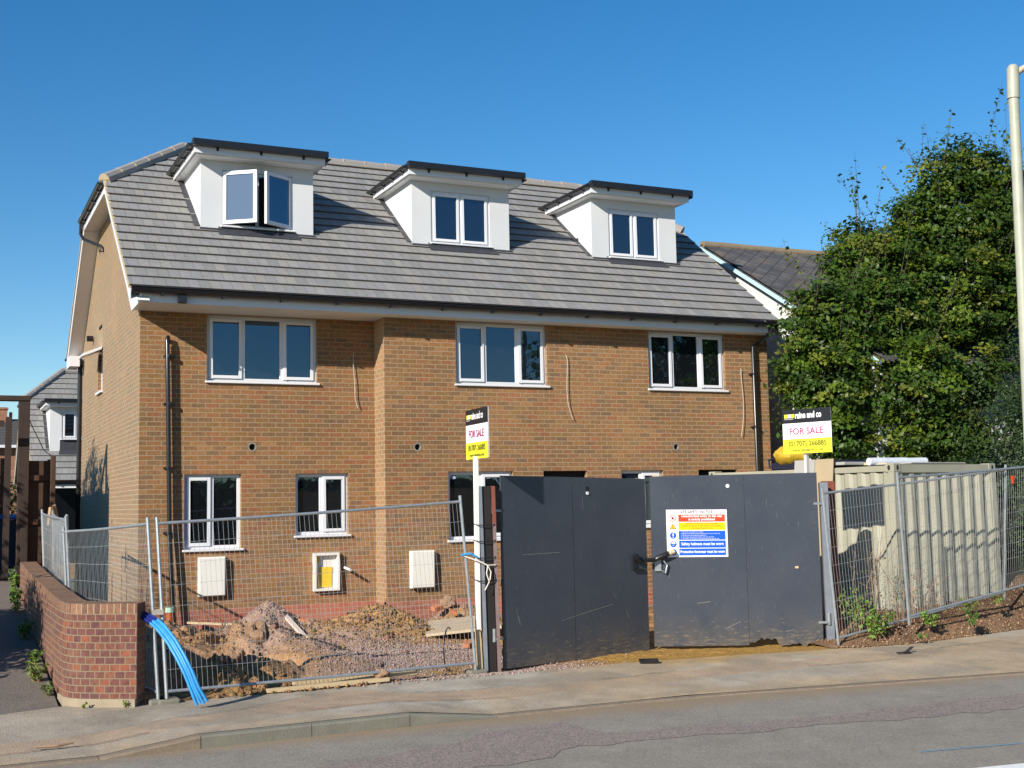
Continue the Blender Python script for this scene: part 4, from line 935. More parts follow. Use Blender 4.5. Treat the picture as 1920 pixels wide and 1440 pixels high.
# ================================================================= BRICK WALL with rounded end
bw = thing('brick_wall', (-1.4, -4, -.5), 'low old red brick garden wall with rounded corner beside the driveway', 'wall')
outer = [(-1.62, .9), (-1.60, -.6), (-1.585, -2.2), (-1.57, -3.8), (-1.555, -5.0), (-1.53, -5.3), (-1.48, -5.47), (-1.40, -5.58), (-1.28, -5.68), (-1.08, -5.81), (-.87, -5.94)]
inner = [(-1.39, .9), (-1.37, -.6), (-1.355, -2.2), (-1.34, -3.8), (-1.31, -5.0), (-1.29, -5.14), (-1.25, -5.25), (-1.20, -5.33), (-1.12, -5.42), (-.95, -5.55), (-.745, -5.68)]
ztop = [.80, .72, .66, .61, .575, .57, .57, .57, .57, .57, .57]
m = MB(); cp = MB(); arc = 0
for i in range(len(outer)-1):
    a, b = outer[i], outer[i+1]; ia, ib = inner[i], inner[i+1]; L = math.hypot(b[0]-a[0], b[1]-a[1]); za, zb = ztop[i], ztop[i+1]; c1, c2 = za-.105, zb-.105; zo = 5*.075+.0225-.0
    sh = lambda z, s: (s, z+.075*20-.57+.03)
    m.face([(*a, -.75), (*b, -.75), (*b, c2), (*a, c1)], 0, [sh(-.75, arc), sh(-.75, arc+L), sh(c2, arc+L), sh(c1, arc)])
    m.face([(*ib, -.75), (*ia, -.75), (*ia, c1), (*ib, c2)], 0, [sh(-.75, arc+L), sh(-.75, arc), sh(c1, arc), sh(c2, arc+L)])
    cp.face([(*a, c1), (*b, c2), (*b, zb), (*a, za)], 0, [(arc, .02), (arc+L, .02), (arc+L, .125), (arc, .125)])
    cp.face([(*ib, c2), (*ia, c1), (*ia, za), (*ib, zb)], 0, [(arc+L, .02), (arc, .02), (arc, .125), (arc+L, .125)])
    cp.face([(*a, za), (*b, zb), (*ib, zb), (*ia, za)], 0, [(arc, .02), (arc+L, .02), (arc+L, .245), (arc, .245)])
    arc += L
a, ia = outer[-1], inner[-1]; m.face([(*a, -.75), (*ia, -.75), (*ia, .465), (*a, .465)]); cp.face([(*a, .465), (*ia, .465), (*ia, .57), (*a, .57)], 0, [(0.01, .02), (.06, .02), (.06, .1), (.01, .1)])
m.build('brickwork', M_wallbrick, bw, smooth=True); cp.build('coping', M_coping, bw)
m = MB(); m.prism([(x-.02, y-.03) for x, y in outer[4:]]+[(x, y) for x, y in outer[4:][::-1]], 2, -.6, -.42); m.build('footing', simple('old_mortar', (.27, .22, .15), .9, .2, 8, bump=.5), bw)

# ================================================================= HERAS FENCES
def mesh_panel(bl, br, tl, tr, label, feet=(True, True), nv=66, nh=7, clips=(), kind_name='mesh_fence_panel', r=.019, rail_in=(.0, .0), skirt=True):
    bl, br, tl, tr = map(Vector, (bl, br, tl, tr))
    t = thing(kind_name, tuple((bl+br)/2), label, 'fence panel', 'wire mesh site fence panels')
    for a, b in ((bl, tl), (br, tr)):
        m = MB(); m.tube([a+(b-a)*k/6 for k in range(7)], r, 8); m.build('post', M_galv, t, smooth=True)
    up = lambda s, h: (bl+(br-bl)*s)+((tl+(tr-tl)*s)-(bl+(br-bl)*s))*h
    for h in (.055, .965):
        m = MB(); m.tube([up(s/8, h)+Vector((0, 0, -.012*math.sin(s/8*math.pi)*(1 if h > .5 else .3))) for s in range(9)], r*.9, 8); m.build('rail', M_galv, t, smooth=True)
    m = MB()
    for i in range(1, nv):
        s = i/nv; w_ = .004*math.sin(i*1.7); m.tube([up(s, .055), up(s, .5)+Vector((w_, w_, 0)), up(s, .965)], .0019, 4, caps=False)
    for j in range(1, nh+1):
        h = .055+.91*j/(nh+1); m.tube([up(s/6, h)+Vector((0, 0, .004*math.sin(s*2+j))) for s in range(7)], .0022, 4, caps=False)
    m.build('wire_mesh', M_wire, t)
    for k, (p, ok) in enumerate(zip((bl, br), feet)):
        if ok: m = MB(); m.box(p.x-.10, p.x+.13, p.y-.07, p.y+.14, p.z-.03, p.z+.035); m.build('foot', M_kerb, t, bevel=.02)
    return t
pA = mesh_panel((-.544, -5.88, -.49), (3.168, -5.62, -.49), (-.635, -5.68, 1.475), (3.02, -5.55, 1.66), 'mesh fence panel standing in front of the soil heaps and trench')
pB = mesh_panel((-1.2, -2.5, -.45), (-.631, -5.867, -.49), (-1.31, -2.5, 1.36), (-.74, -5.72, 1.475), 'mesh fence panel running back inside the brick garden wall', feet=(False, True))
mesh_panel((-1.22, 1.0, -.3), (-1.2, -2.4, -.45), (-1.31, 1.0, 1.6), (-1.26, -2.4, 1.52), 'mesh fence panel stood edge on to the street, farthest behind the brick wall', feet=(False, False))
mesh_panel((-1.14, .6, -.3), (-1.17, -2.6, -.45), (-1.2, .4, 1.58), (-1.3, -2.7, 1.5), 'mesh fence panel leaning against another behind the brick wall', feet=(False, False))
m = MB(); m.tube([(-1.25, .5, 1.35), (-1.22, .55, 1.62), (-1.17, .6, 1.66), (-1.13, .65, 1.5), (-1.12, .7, 1.2)], .03, 8)
tag(m.build('bent_pipe', simple('tan_pipe', (.32, .2, .1), .5, .2, 5), base=(-1.2, .5, 1), smooth=True), 'tan bent pipe hooked over the folded fence panels', 'pipe')
m = MB(); m.tube([(-.70, -5.80, .455), (-.60, -5.78, .46)], .03, 8); m.box(-.72, -.58, -5.84, -5.76, .43, .485)
tag(m.build('fence_clip', M_grip, base=(-.65, -5.8, .46)), 'bolted steel clip joining two fence posts beside the brick wall', 'clip')
mesh_panel((8.442, -5.964, -.5), (11.95, -5.60, -.05), (8.24, -6.0, 1.68), (11.88, -5.84, 1.99), 'mesh fence panel right of the blue gate, in front of container', feet=(False, False))
mesh_panel((9.525, -6.169, -.25), (12.95, -5.55, .12), (9.33, -6.29, 1.88), (12.9, -5.75, 2.06), 'mesh fence panel farthest right with its foot on the bank', feet=(False, False))
m = MB(); m.box(11.93, 11.98, -5.9, -5.88, 1.76, 1.82); m.box(11.94, 11.965, -5.905, -5.885, 1.70, 1.76); tag(m.build('red_tag', M_tape, base=(11.95, -5.9, 1.7)), 'small red plastic tag tied to the fence rail', 'tag')

# ================================================================= GATES
def post_box(p0, p1, w_, d_, name, mat, parent):
    m = MB(); m.bar(p0, p1, w_, d_, up=(0, 1, 0)); return m.build(name, mat, parent)
def gate(a, b, h0, h1, z0, label, split=.47, notch=None):
    a, b = Vector(a), Vector(b); u = (b-a); L = u.length; u = u.normalized(); nb_ = Vector((-u.y, u.x, 0)).normalized()
    t = thing('site_gate', tuple(a), label, 'gate', 'slate blue plywood site gates')
    off = {}
    for k, (s0, s1) in enumerate(((0, split), (split, 1))):
        m = MB(); p0 = a+u*L*s0; p1 = a+u*L*s1-u*(.005 if k == 0 else 0)
        zb0 = a.z+(b.z-a.z)*s0; zb1 = a.z+(b.z-a.z)*s1; zt0 = h0+(h1-h0)*s0; zt1 = h0+(h1-h0)*s1
        nseg = 30; th = .018; dy = nb_*(.0 if k == 0 else .002)
        for i in range(nseg):
            q0, q1 = i/nseg, (i+1)/nseg
            pa, pb = p0+(p1-p0)*q0, p0+(p1-p0)*q1
            def bot(q):
                z = zb0+(zb1-zb0)*q
                if notch and k == 1:
                    s = q; z += .012*math.sin(s*40)+(.10*max(0, 1-abs(s-.24)/.17)**.6 if abs(s-.24) < .17 else 0)+(.03 if s < .2 else .016*math.sin(s*23)+.012*math.sin(s*57))
                return z
            za, zb_ = bot(q0), bot(q1); ta, tb = zt0+(zt1-zt0)*q0, zt0+(zt1-zt0)*q1
            A = lambda p, z, d: Vector((p.x, p.y, z))+nb_*d+dy
            uvf = [(s0*L+(pa-p0).length, za), (s0*L+(pb-p0).length, zb_), (s0*L+(pb-p0).length, tb), (s0*L+(pa-p0).length, ta)]
            m.face([A(pa, za, 0), A(pb, zb_, 0), A(pb, tb, 0), A(pa, ta, 0)], 0, uvf)
            m.face([A(pb, zb_, th), A(pa, za, th), A(pa, ta, th), A(pb, tb, th)], 1)
            m.face([A(pa, ta, 0), A(pb, tb, 0), A(pb, tb, th), A(pa, ta, th)], 0); m.face([A(pa, za, th), A(pb, zb_, th), A(pb, zb_, 0), A(pa, za, 0)], 1)
            if i == 0: m.face([A(pa, za, th), A(pa, za, 0), A(pa, ta, 0), A(pa, ta, th)], 0)
            if i == nseg-1: m.face([A(pb, zb_, 0), A(pb, zb_, th), A(pb, tb, th), A(pb, tb, 0)], 0)
        m.build('plywood_sheet', [M_gate, M_ply], t)
    m = MB()
    for z in (.15, 1.0, 1.8): m.obox(a+u*.03+nb_*.02+Vector((0, 0, z+.0)), u*(L-.06), nb_*.045, (0, 0, .09))
    for s in (.02, .95): m.obox(a+u*L*s+nb_*.022+Vector((0, 0, .06)), u*.07, nb_*.041, (0, 0, 2.3))
    m.build('frame', M_ply, t)
    return t, a, u, nb_, L
GA_, a1, u1, n1, L1 = gate((3.557, -5.587, -.475), (6.10, -4.854, -.50), 1.90, 1.855, 0, 'left site gate leaf, darker, hinged on the rusty post')
GB_, a2, u2, n2, L2 = gate((6.185, -4.844, -.45), (8.421, -5.674, -.485), 1.885, 1.90, 0, 'right site gate leaf carrying the safety notice, gnawed along its bottom', split=.56, notch=True)
def on1(s, z, d=0): p = a1+u1*s-n1*d; return Vector((p.x, p.y, z))
def on2(s, z, d=0): p = a2+u2*s-n2*d; return Vector((p.x, p.y, z))
# small fittings: hasp, bolts, hinges
m = MB(); m.obox(on1(L1-.30, .60, .03), u1*.22, n1*.02, (0, 0, .02)); m.obox(on1(L1-.30, .60, .03), u1*.02, n1*.02, (0, 0, .2)); m.obox(on1(L1-.25, .72, .05), u1*.2, n1*.02, (0, 0, .03)); m.obox(on1(L1-.28, .74, .05), u1*.06, n1*.03, (0, 0, .09))
m.build('hasp', M_black, GA_)
for z in (1.45, -.12):
    m = MB(); m.tube([on1(-.13, z-.02, -.02), on1(-.13, z+.14, -.02)], .022, 8); m.obox(on1(-.14, z, 0), u1*.2, n1*.01, (0, 0, .03)); m.build('hinge', M_galv, GA_)
for z in (1.45, -.20):
    m = MB(); m.tube([on2(L2+.10, z-.02, -.02), on2(L2+.10, z+.14, -.02)], .022, 8); m.obox(on2(L2-.06, z, .005), u2*.16, n2*.01, (0, 0, .03)); m.build('hinge', M_galv, GB_)
m = MB(); m.obox(on2(.03, .58, .03), u2*.09, n2*.015, (0, 0, .17)); m.tube([on2(.10, .60, .05), on2(.17, .55, .05), on2(.2, .66, .05), on2(.15, .72, .05)], .012, 6); m.build('hasp', M_galv, GB_)
m = MB(); p = [on1(L1-.12, .74, .08), on1(L1+.05, .735, .09), on2(.06, .76, .09), on2(.22, .82, .08)]; m.tube(p, [.03, .032, .034, .036], 10)
lb = thing('gate_bar', tuple(p[1]), 'dark sleeved bar with bare wooden end chaining the two site gates shut', 'bar'); m.build('sleeve', M_black, lb, smooth=True)
m = MB(); m.tube([p[3], on2(.30, .85, .085)], [.035, .03], 10); m.build('timber_end', M_ply, lb)
m = MB()
m.tube([on1(L1*.47+.27, 1.73, .004), on1(L1*.47+.27, 1.73, -.002)], .03, 14); o = m.build('chain_hole', M_dark, GA_)
m = MB(); m.tube([on1(L1*.47+.272, 1.665, .01), on1(L1*.47+.272, 1.665, .0)], .022, 12); m.build('foam_plug', M_sw, GA_)
m = MB(); m.tube([on2(1.10, 1.735, .006), on2(1.10, 1.735, .0)], .026, 14); m.build('foam_plug', M_sw, GB_)
m = MB(); m.obox(on2(2.02, .57, .004), u2*.05, n2*.003, (0, 0, .03)); m.build('paper_scrap', M_ply, GB_)
for lf, on, marks in ((GA_, on1, [((.22, .12, .34), (.30, -.02, .06)), ((.24, .14, .22), (.27, .0, .10)), ((1.95, .30, .36), (2.02, .22, .30)), ((1.0, .02, .05), (1.5, .10, .13)), ((1.5, .10, .13), (1.95, .16, .2)), ((1.42, 1.58, 1.7), (1.43, 1.45, 1.46)), ((.35, .9, .905), (1.0, .905, .91)), ((2.2, .05, .12), (2.25, -.05, 0))]),
                      (GB_, on2, [((.24, 1.55, 1.66), (.25, 1.36, 1.5)), ((.25, 1.34, 1.40), (.24, 1.18, 1.3)), ((1.0, -.25, -.22), (1.22, -.16, -.12)), ((1.5, .1, .14), (1.52, .05, .08)), ((1.85, -.32, -.27), (1.98, -.3, -.25)), ((.62, .12, .125), (.8, .14, .145))])):
    m = MB()
    for (s0, za, zb), (s1, zc, zd) in marks:
        p0, p1 = on(s0, (za+zb)/2, .0035), on(s1, (zc+zd)/2, .0035); n = 7
        for k in range(n):
            if False: continue
            a_, b_ = p0.lerp(p1, k/n), p0.lerp(p1, (k+1)/n); d_ = (b_-a_).normalized(); w_ = Vector((0, 0, 1)).cross(n1).normalized()*.004 if abs(d_.z) > .5 else Vector((0, 0, .004))
            m.face([a_-w_, b_-w_*.5, b_+w_*.7, a_+w_])
    m.build('paint_wear', M_scuff, lf)
# safety notice
sn = thing('safety_notice', tuple(on2(.62, 1.08)), 'white site safety notice with red, yellow and blue panels on the gate', 'sign')
def frame_mat(o_, u, n_, dist):      # text matrix: x along u, y up, z towards the viewer
    z = -n_; mt = Matrix((u, Vector((0, 0, 1)), z)).transposed().to_4x4(); mt.translation = Vector(o_)+z*dist; return mt
W_, H_ = .86, .655; S0 = .215; Z0_ = .765
m = MB(); m.obox(on2(S0, Z0_, .008), u2*W_, n2*.003, (0, 0, H_)); m.build('board', M_sw, sn, bevel=.001)
def panel(x0, x1, y0, y1, mat, nm='colour_panel', d=.0095): m = MB(); m.obox(on2(S0+x0, Z0_+y0, d), u2*(x1-x0), n2*.001, (0, 0, y1-y0)); m.build(nm, mat, sn)
for y0, y1, mt in ((.485, .585, M_red), (.37, .475, M_amb), (.235, .36, M_blu), (.125, .225, M_blu), (.02, .115, M_blu)): panel(.17, .83, y0, y1, mt)
def st(s_, size, x, y, mat, al='CENTER', bold=0, xs=1): text(s_, size, frame_mat(on2(S0+x, Z0_+y), u2, n2, .0105), mat, sn, align=al, bold=bold, xs=xs)
st('SITE SAFETY NOTICE', .055, .43, .600, M_txtk, bold=.001, xs=.9)
st('Unauthorised entry to this site', .046, .5, .544, M_sw, bold=.0012); st('is strictly prohibited', .046, .5, .499, M_sw, bold=.0012)
st('WARNING CONSTRUCTION IN PROGRESS', .026, .5, .448, M_txtk, xs=.95); st('Parents are advised to warn children of the dangers', .026, .5, .416, M_txtk); st('of entering construction sites', .026, .5, .384, M_txtk)
for k, s_ in enumerate(['All visitors must report to site office', 'Safety helmets and protective footwear must be worn at all times', 'All persons must comply with regulations', 'All vehicles must stop and report to the site supervisor', 'Any person not obeying the rules will be asked to leave the site']):
    st('%d  %s' % (k+1, s_), .020, .2, .338-k*.0235, M_sw, 'LEFT')
st('Safety helmets must be worn', .054, .5, .157, M_sw, bold=.0012, xs=.94); st('Protective footwear must be worn', .052, .5, .05, M_sw, bold=.0012, xs=.86)
def disc(x, y, r, mat, nm='symbol', d=.0095): m = MB(); m.tube([on2(S0+x, Z0_+y, d), on2(S0+x, Z0_+y, d-.001)], r, 24); m.build(nm, mat, sn)
disc(.09, .535, .046, M_red); disc(.09, .535, .036, M_sw, d=.0102); disc(.09, .535, .018, M_sb, d=.0108)
m = MB(); m.obox(on2(S0+.06, Z0_+.56, .0112), u2*.06-Vector((0, 0, .052)), n2*.0006, (0, 0, .010)); m.build('symbol', M_red, sn)
m = MB(); tri = lambda k, d: [on2(S0+.09-k, Z0_+.415-k*.62, d), on2(S0+.09+k, Z0_+.415-k*.62, d), on2(S0+.09, Z0_+.415+k*1.0, d)]
m.face(tri(.05, .0096)); m.build('symbol', M_sb, sn); m = MB(); m.face(tri(.038, .0101)); m.build('symbol', M_amb, sn)
m = MB(); m.obox(on2(S0+.086, Z0_+.405, .0106), u2*.008, n2*.0004, (0, 0, .028)); m.obox(on2(S0+.086, Z0_+.394, .0106), u2*.008, n2*.0004, (0, 0, .007)); m.build('symbol', M_sb, sn)
for y in (.297, .178, .068): disc(.09, y, .045, M_blu)
m = MB(); m.obox(on2(S0+.082, Z0_+.29, .0104), u2*.016, n2*.0005, (0, 0, .038)); m.obox(on2(S0+.083, Z0_+.268, .0104), u2*.014, n2*.0005, (0, 0, .013)); m.build('symbol', M_sw, sn)
m = MB(); m.tube([on2(S0+.09, Z0_+.186, .0104), on2(S0+.09, Z0_+.186, .0098)], .028, 18); m.build('symbol', M_sw, sn); m = MB(); m.obox(on2(S0+.062, Z0_+.165, .0110), u2*.056, n2*.0004, (0, 0, .018)); m.build('symbol', M_blu, sn)
m = MB(); m.obox(on2(S0+.068, Z0_+.05, .0104), u2*.018, n2*.0005, (0, 0, .045)); m.obox(on2(S0+.068, Z0_+.042, .0104), u2*.045, n2*.0005, (0, 0, .014)); m.build('symbol', M_sw, sn)
# gate posts
gp = thing('gate_post', (3.4, -5.5, -.5), 'rusty red steel gate post left of the site gates, behind the for sale pole', 'post')
m = MB(); a, b = Vector((3.415, -5.53, -.52)), Vector((3.36, -5.55, 1.77)); m.obox(a+Vector((-.075, -.06, 0)), (.115, -.02, 0), (.02, .15, 0), b-a); m.build('steel_section', M_dsteel, gp, bevel=.004)
m = MB(); m.obox(a+Vector((-.115, -.075, 0)), (.035, -.008, 0), (.02, .12, 0), b-a); m.build('edge_strip', M_steelp, gp)
m = MB(); m.obox(a+Vector((.045, -.10, 0)), (.038, -.01, 0), (.02, .10, 0), (b-a)*.80); m.build('edge_strip', M_pinks, gp)
m = MB(); m.obox(a+(b-a)*.8+Vector((.043, -.102, 0)), (.042, -.01, 0), (.02, .10, 0), (b-a)*.20); m.build('rusty_top', M_rust, gp)
gp2 = thing('gate_post', (8.6, -5.65, -.5), 'rusty steel gate post right of the site gates with grey face', 'post')
a, b = Vector((8.70, -5.50, -.55)), Vector((8.66, -5.52, 1.78)); m = MB(); m.obox(a, (.15, -.06, 0), (.05, .12, 0), b-a); m.build('steel_section', M_rust, gp2)
m = MB(); m.obox(Vector((8.50, -5.66, -.55)), (.10, -.045, 0), (.04, .09, 0), Vector((-.03, -.02, 2.31))); m.build('face_plate', M_steelp, gp2)
# for sale boards
def board(c, u, pole, label, base, cut):
    c, u = Vector(c), Vector(u).normalized(); n_ = Vector((-u.y, u.x, 0)); t = thing('estate_agent_board', base, label, 'sign', 'for sale boards')
    Wd, Hh = .78, .62; o_ = c-u*Wd/2-Vector((0, 0, Hh/2))
    def q(x0, x1, y0, y1, mat, nm, d=.0): m = MB(); m.obox(o_+u*x0+Vector((0, 0, y0))-n_*d, u*(x1-x0), n_*.006, (0, 0, y1-y0)); m.build(nm, mat, t)
    q(0, Wd, 0, Hh, M_sw, 'board', 0)
    q(0, Wd, .428, Hh, M_sb, 'black_band', .002); q(0, Wd, 0, .205, M_sy, 'yellow_band', .002)
    q(.005, Wd-.005, .003, Hh-.003, M_sw, 'board_back', -.012)
    T = lambda s_, size, x, y, mat, al='CENTER', bold=0, xs=1: text(s_, size, frame_mat(o_+u*x+Vector((0, 0, y)), u, n_, .006), mat, t, align=al, bold=bold, xs=xs)
    for k, mt in enumerate((M_sy, M_sw, M_sy)): q(.035+k*.056, .035+k*.056+.05, .505, .555, mt, 'logo_square', .0035)
    T('ESTATE AGENTS', .022, .035, .48, M_sw, 'LEFT', 0, .9); T('raine and co', .125, .21, .495, M_sw, 'LEFT', .0035, .68)
    T('FOR SALE', .128, .38, .27, M_txtp, bold=.0026, xs=1.0); T('(01707) 266885', .098, .395, .105, M_txtg, bold=.0036, xs=.98); T('www.raineandco.com', .058, .40, .03, M_txtg, bold=.0015, xs=1.0)
    m = MB(); m.bar(pole[0], pole[1], .055, .05, up=(0, 1, 0)); m.build('pole', M_postw, t, bevel=.004)
    if cut: m = MB(); m.bar(cut[0], cut[1], .062, .04, up=(0, 1, 0)); m.build('pole_splice', M_ply, t)
    return t
board((3.225, -5.63, 2.42), (-.058, -.998, 0), ((3.235, -5.56, .02), (3.215, -5.61, 2.14)), 'for sale board on white pole tied to the rusty left gate post', (3.24, -5.55, -.5), ((3.25, -5.56, -.5), (3.235, -5.52, .14)))
board((8.19, -5.79, 2.48), (.329, -.944, 0), ((8.335, -5.57, 1.86), (8.20, -5.75, 2.25)), 'for sale board standing behind the right site gate', (8.3, -5.5, -.5), ((8.34, -5.55, -.5), (8.335, -5.57, 1.87)))
# ties and rope on the left post
m = MB()
for z in (1.30, 1.10, .90, .62): m.tube([(3.18, -5.58, z+.01), (3.22, -5.645, z-.01), (3.33, -5.665, z-.012), (3.42, -5.665, z-.005), (3.47, -5.63, z+.01)], .006, 5)
tag(m.build('cable_ties', M_black, base=(3.2, -5.8, 1)), 'black cable ties lashing the white pole to the gate post', 'ties')
m = MB(); m.tube([(3.04, -5.60, .92), (3.2, -5.655, .86), (3.32, -5.68, .80), (3.44, -5.66, .80)], .009, 6); m.tube([(3.32, -5.685, .80), (3.30, -5.69, .70), (3.33, -5.70, .6), (3.27, -5.70, .5)], .007, 6); m.tube([(3.32, -5.685, .80), (3.36, -5.69, .72), (3.34, -5.70, .62)], .007, 6)
tag(m.build('rope', M_rope, base=(3.2, -5.8, .8)), 'pale rope knotted round the left gate post', 'rope')
m = MB(); m.tube([(3.0, -5.60, .93), (3.12, -5.63, .95), (3.2, -5.64, .90)], .014, 6); tag(m.build('blue_tie', M_blue, base=(3.1, -5.7, .9)), 'short blue cord round fence post and white pole', 'cord')

# ================================================================= CONTAINER
ct = thing('storage_container', (10.2, -5.2, -.4), 'beige corrugated steel storage container behind the right mesh fence', 'container')
kx = Vector((math.cos(R(7.8)), math.sin(R(7.8)), 0)); lx = Vector((-kx.y, kx.x, 0)); c0 = Vector((10.188, -5.281, -.40)); Hc = 2.43; WE, LE = 2.44, 4.1
def corr(o_, u, n_, L, pitch, depth, z0, z1, parent, name):
    """trapezoidal corrugation along u, outward normal n_"""
    m = MB(); s = 0; pts = []
    k = int(round(L/pitch)); pitch = L/k
    for i in range(k):
        b = i*pitch; pts += [(b, 0), (b+pitch*.30, 0), (b+pitch*.50, -depth), (b+pitch*.80, -depth)]
    pts.append((L, 0))
    for (s0, d0), (s1, d1) in zip(pts[:-1], pts[1:]):
        A = o_+u*s0+n_*d0; B = o_+u*s1+n_*d1; m.face([A+Vector((0, 0, z0)), B+Vector((0, 0, z0)), B+Vector((0, 0, z1)), A+Vector((0, 0, z1))])
    return m.build(name, M_cont, parent)
corr(c0+kx*.13+lx*.02, kx, -lx, WE-.26, .265, .045, .14, Hc-.13, ct, 'end_wall')
corr(c0+lx*.13+kx*.02, lx, -kx, LE-.26, .262, .036, .14, Hc-.12, ct, 'side_wall')
for a, b in ((c0, c0+kx*WE), (c0+lx*LE, c0+lx*LE+kx*WE)):
    for z, h in ((0, .15), (Hc-.13, .125)): m = MB(); m.obox(a+Vector((0, 0, z))+kx*.1+lx*(.004 if a is c0 else -.1), kx*(WE-.2), lx*.1, (0, 0, h)); m.build('rail', M_cont, ct)
for a in (c0, c0+kx*(WE-.1)):
    for z, h in ((0, .15), (Hc-.11, .085)): m = MB(); m.obox(a+Vector((0, 0, z))+lx*.1+kx*.004, kx*.09, lx*(LE-.2), (0, 0, h)); m.build('rail', M_cont, ct)
for a, sx, sy in ((c0, 0, 0), (c0+kx*WE, 1, 0), (c0+lx*LE, 0, 1), (c0+kx*WE+lx*LE, 1, 1)):
    m = MB(); m.obox(a-kx*.11*sx-lx*.11*sy+Vector((0, 0, .1)), kx*.11, lx*.11, (0, 0, Hc-.2)); m.build('corner_post', M_cont, ct)
    m = MB(); m.obox(a-kx*.165*sx-lx*.165*sy-kx*.004-lx*.004+Vector((0, 0, Hc-.12)), kx*.165, lx*.165, (0, 0, .13))
    cc = m.build('corner_casting', M_cont, ct, bevel=.008)
    m = MB(); oo = a-kx*.085*sx-lx*.085*sy+Vector((0, 0, Hc-.055))
    for sgn_, ax_, sd in ((-1, lx, kx), (-1, kx, lx)):
        c_ = a+Vector((0, 0, Hc-.055))+sd*(.085 if (sx if sd is kx else sy) == 0 else -.085)-ax_*(.006 if (sy if ax_ is lx else sx) == 0 else 0)
        ring = [c_+sd*(.026*math.cos(t))+Vector((0, 0, .042*math.sin(t))) for t in [2*math.pi*k/14 for k in range(14)]]
        m.face(ring)
    m.build('lifting_hole', M_dark, cc)
m = MB(); m.obox(c0+kx*.03+lx*.03+Vector((0, 0, Hc-.04)), kx*(WE-.06), lx*(LE-.06), (0, 0, .02)); m.build('roof_panel', M_cont, ct)
# things lying on the container
m = MB(); A = c0+Vector((0, 0, Hc))
pts = [A+kx*(.5+.17*k)+lx*(.9-.02*k)+Vector((0, 0, .068+.003*math.sin(k*2.1))) for k in range(8)]
m.tube(pts, [.062, .065, .07, .065, .068, .065, .067, .065], 12); tag(m.build('plastic_roll', M_roll, base=A, smooth=True), 'pale roll of plastic wrap lying on the container roof', 'roll')
m = MB(); m.obox(A+kx*.05+lx*1.0+Vector((0, 0, .02)), kx*.55+Vector((0, 0, .0)), lx*.25, (0, 0, .05)); tag(m.build('board_stack', M_plyg, base=A, bevel=.01), 'thin grey boards lying beside the plastic roll on the container', 'boards')
m = MB(); m.bar(A+kx*.1+lx*1.6+Vector((0, 0, .04)), A+kx*.75+lx*.75+Vector((0, 0, .03)), .09, .03); tag(m.build('loose_plank', M_ply, base=A), 'pale plank lying across the container roof', 'plank')
m = MB(); m.obox(A+kx*.6+lx*.15+Vector((0, 0, .012)), kx*1.3, lx*.9, (0, 0, .02)); tag(m.build('roof_sheet', M_plyg, base=A, bevel=.004), 'flat pale sheet lying on the front end of the container roof', 'sheet')
B = c0+lx*2.35+kx*.30+Vector((0, 0, Hc+.22))
m = MB(); n = 9
for i in range(n):
    for j in range(14):
        def sp(i_, j_):
            th = math.pi*i_/n; ph = 2*math.pi*j_/14; r_ = 1+.10*math.sin(5*ph+i_)+.09*math.sin(7*ph-i_*.5); return B+lx*(.28*math.sin(th)*math.cos(ph)*r_)+kx*(.3*math.sin(th)*math.sin(ph)*r_)+Vector((0, 0, .17*math.cos(th)*r_))
        m.face([sp(i, j), sp(i+1, j), sp(i+1, j+1), sp(i, j+1)])
tag(m.build('yellow_cover', M_tarp, base=B, smooth=True), 'crumpled yellow cover heaped on the container behind the for sale board', 'cover')
m = MB(); m.obox(c0+lx*1.2+kx*.15+Vector((0, 0, Hc)), lx*1.5, kx*1.2, (0, 0, .11)); m.tube([c0+lx*2.7+kx*.12+Vector((0, 0, Hc+.02)), c0+lx*2.72+kx*.12+Vector((0, 0, Hc+.16)), c0+lx*2.5+kx*.12+Vector((0, 0, Hc+.20))], .02, 6)
tag(m.build('black_crate', simple('navy_plastic', (.01, .012, .03), .4, .2, 4), base=c0, bevel=.02), 'dark navy crate under the yellow cover on the container', 'crate')
# two boards leaning behind the right gate, they shade the container side
for k0, wd_, mt, lab in ((1.53, .44, M_plyg, 'grey leaning board left of the sign pole, showing above the right gate'), (1.14, .38, simple('tan_board', (.34, .27, .17), .75, .12, 4), 'tan leaning board right of the sign pole, showing above the gate')):
    m = MB(); q = c0+lx*k0-kx*.32; m.obox(q, lx*wd_, kx*.012, kx*.28+Vector((0, 0, 2.555))); tag(m.build('leaning_board', mt, base=q), lab, 'board')

# ================================================================= STREET LAMP
lp = thing('street_lamp', (9.98, -7.9, -.5), 'tall grey green street lamp post at the right edge', 'street lamp')
m = MB(); m.tube([(10.01, -7.98, -.58), (10.02, -7.985, .7), (10.035, -7.99, 2.07), (10.09, -8.015, 7.0)], [.11, .10, .078, .068], 16); m.build('post', M_lamp, lp, smooth=True)
m = MB(); m.tube([(10.085, -8.012, 6.80), (10.10, -8.02, 7.22)], [.082, .080], 16); m.tube([(10.10, -8.02, 7.21), (10.101, -8.02, 7.26)], [.08, .05], 16); m.build('collar', M_lamp, lp, smooth=True)
m = MB(); m.tube([(10.10, -8.02, 7.12), (10.2, -8.08, 7.20), (10.42, -8.27, 7.34), (10.95, -8.75, 7.48), (11.3, -9.1, 7.5)], [.045, .042, .04, .036, .034], 12); m.build('arm', simple('weathered_arm', (.40, .33, .24), .6, .3, 10), lp, smooth=True)
m = MB(); m.obox(Vector((11.2, -9.15, 7.42)), (.45, -.45, .03), (.13, .13, 0), (0, 0, .14)); m.build('lantern', M_lamp, lp, bevel=.03)

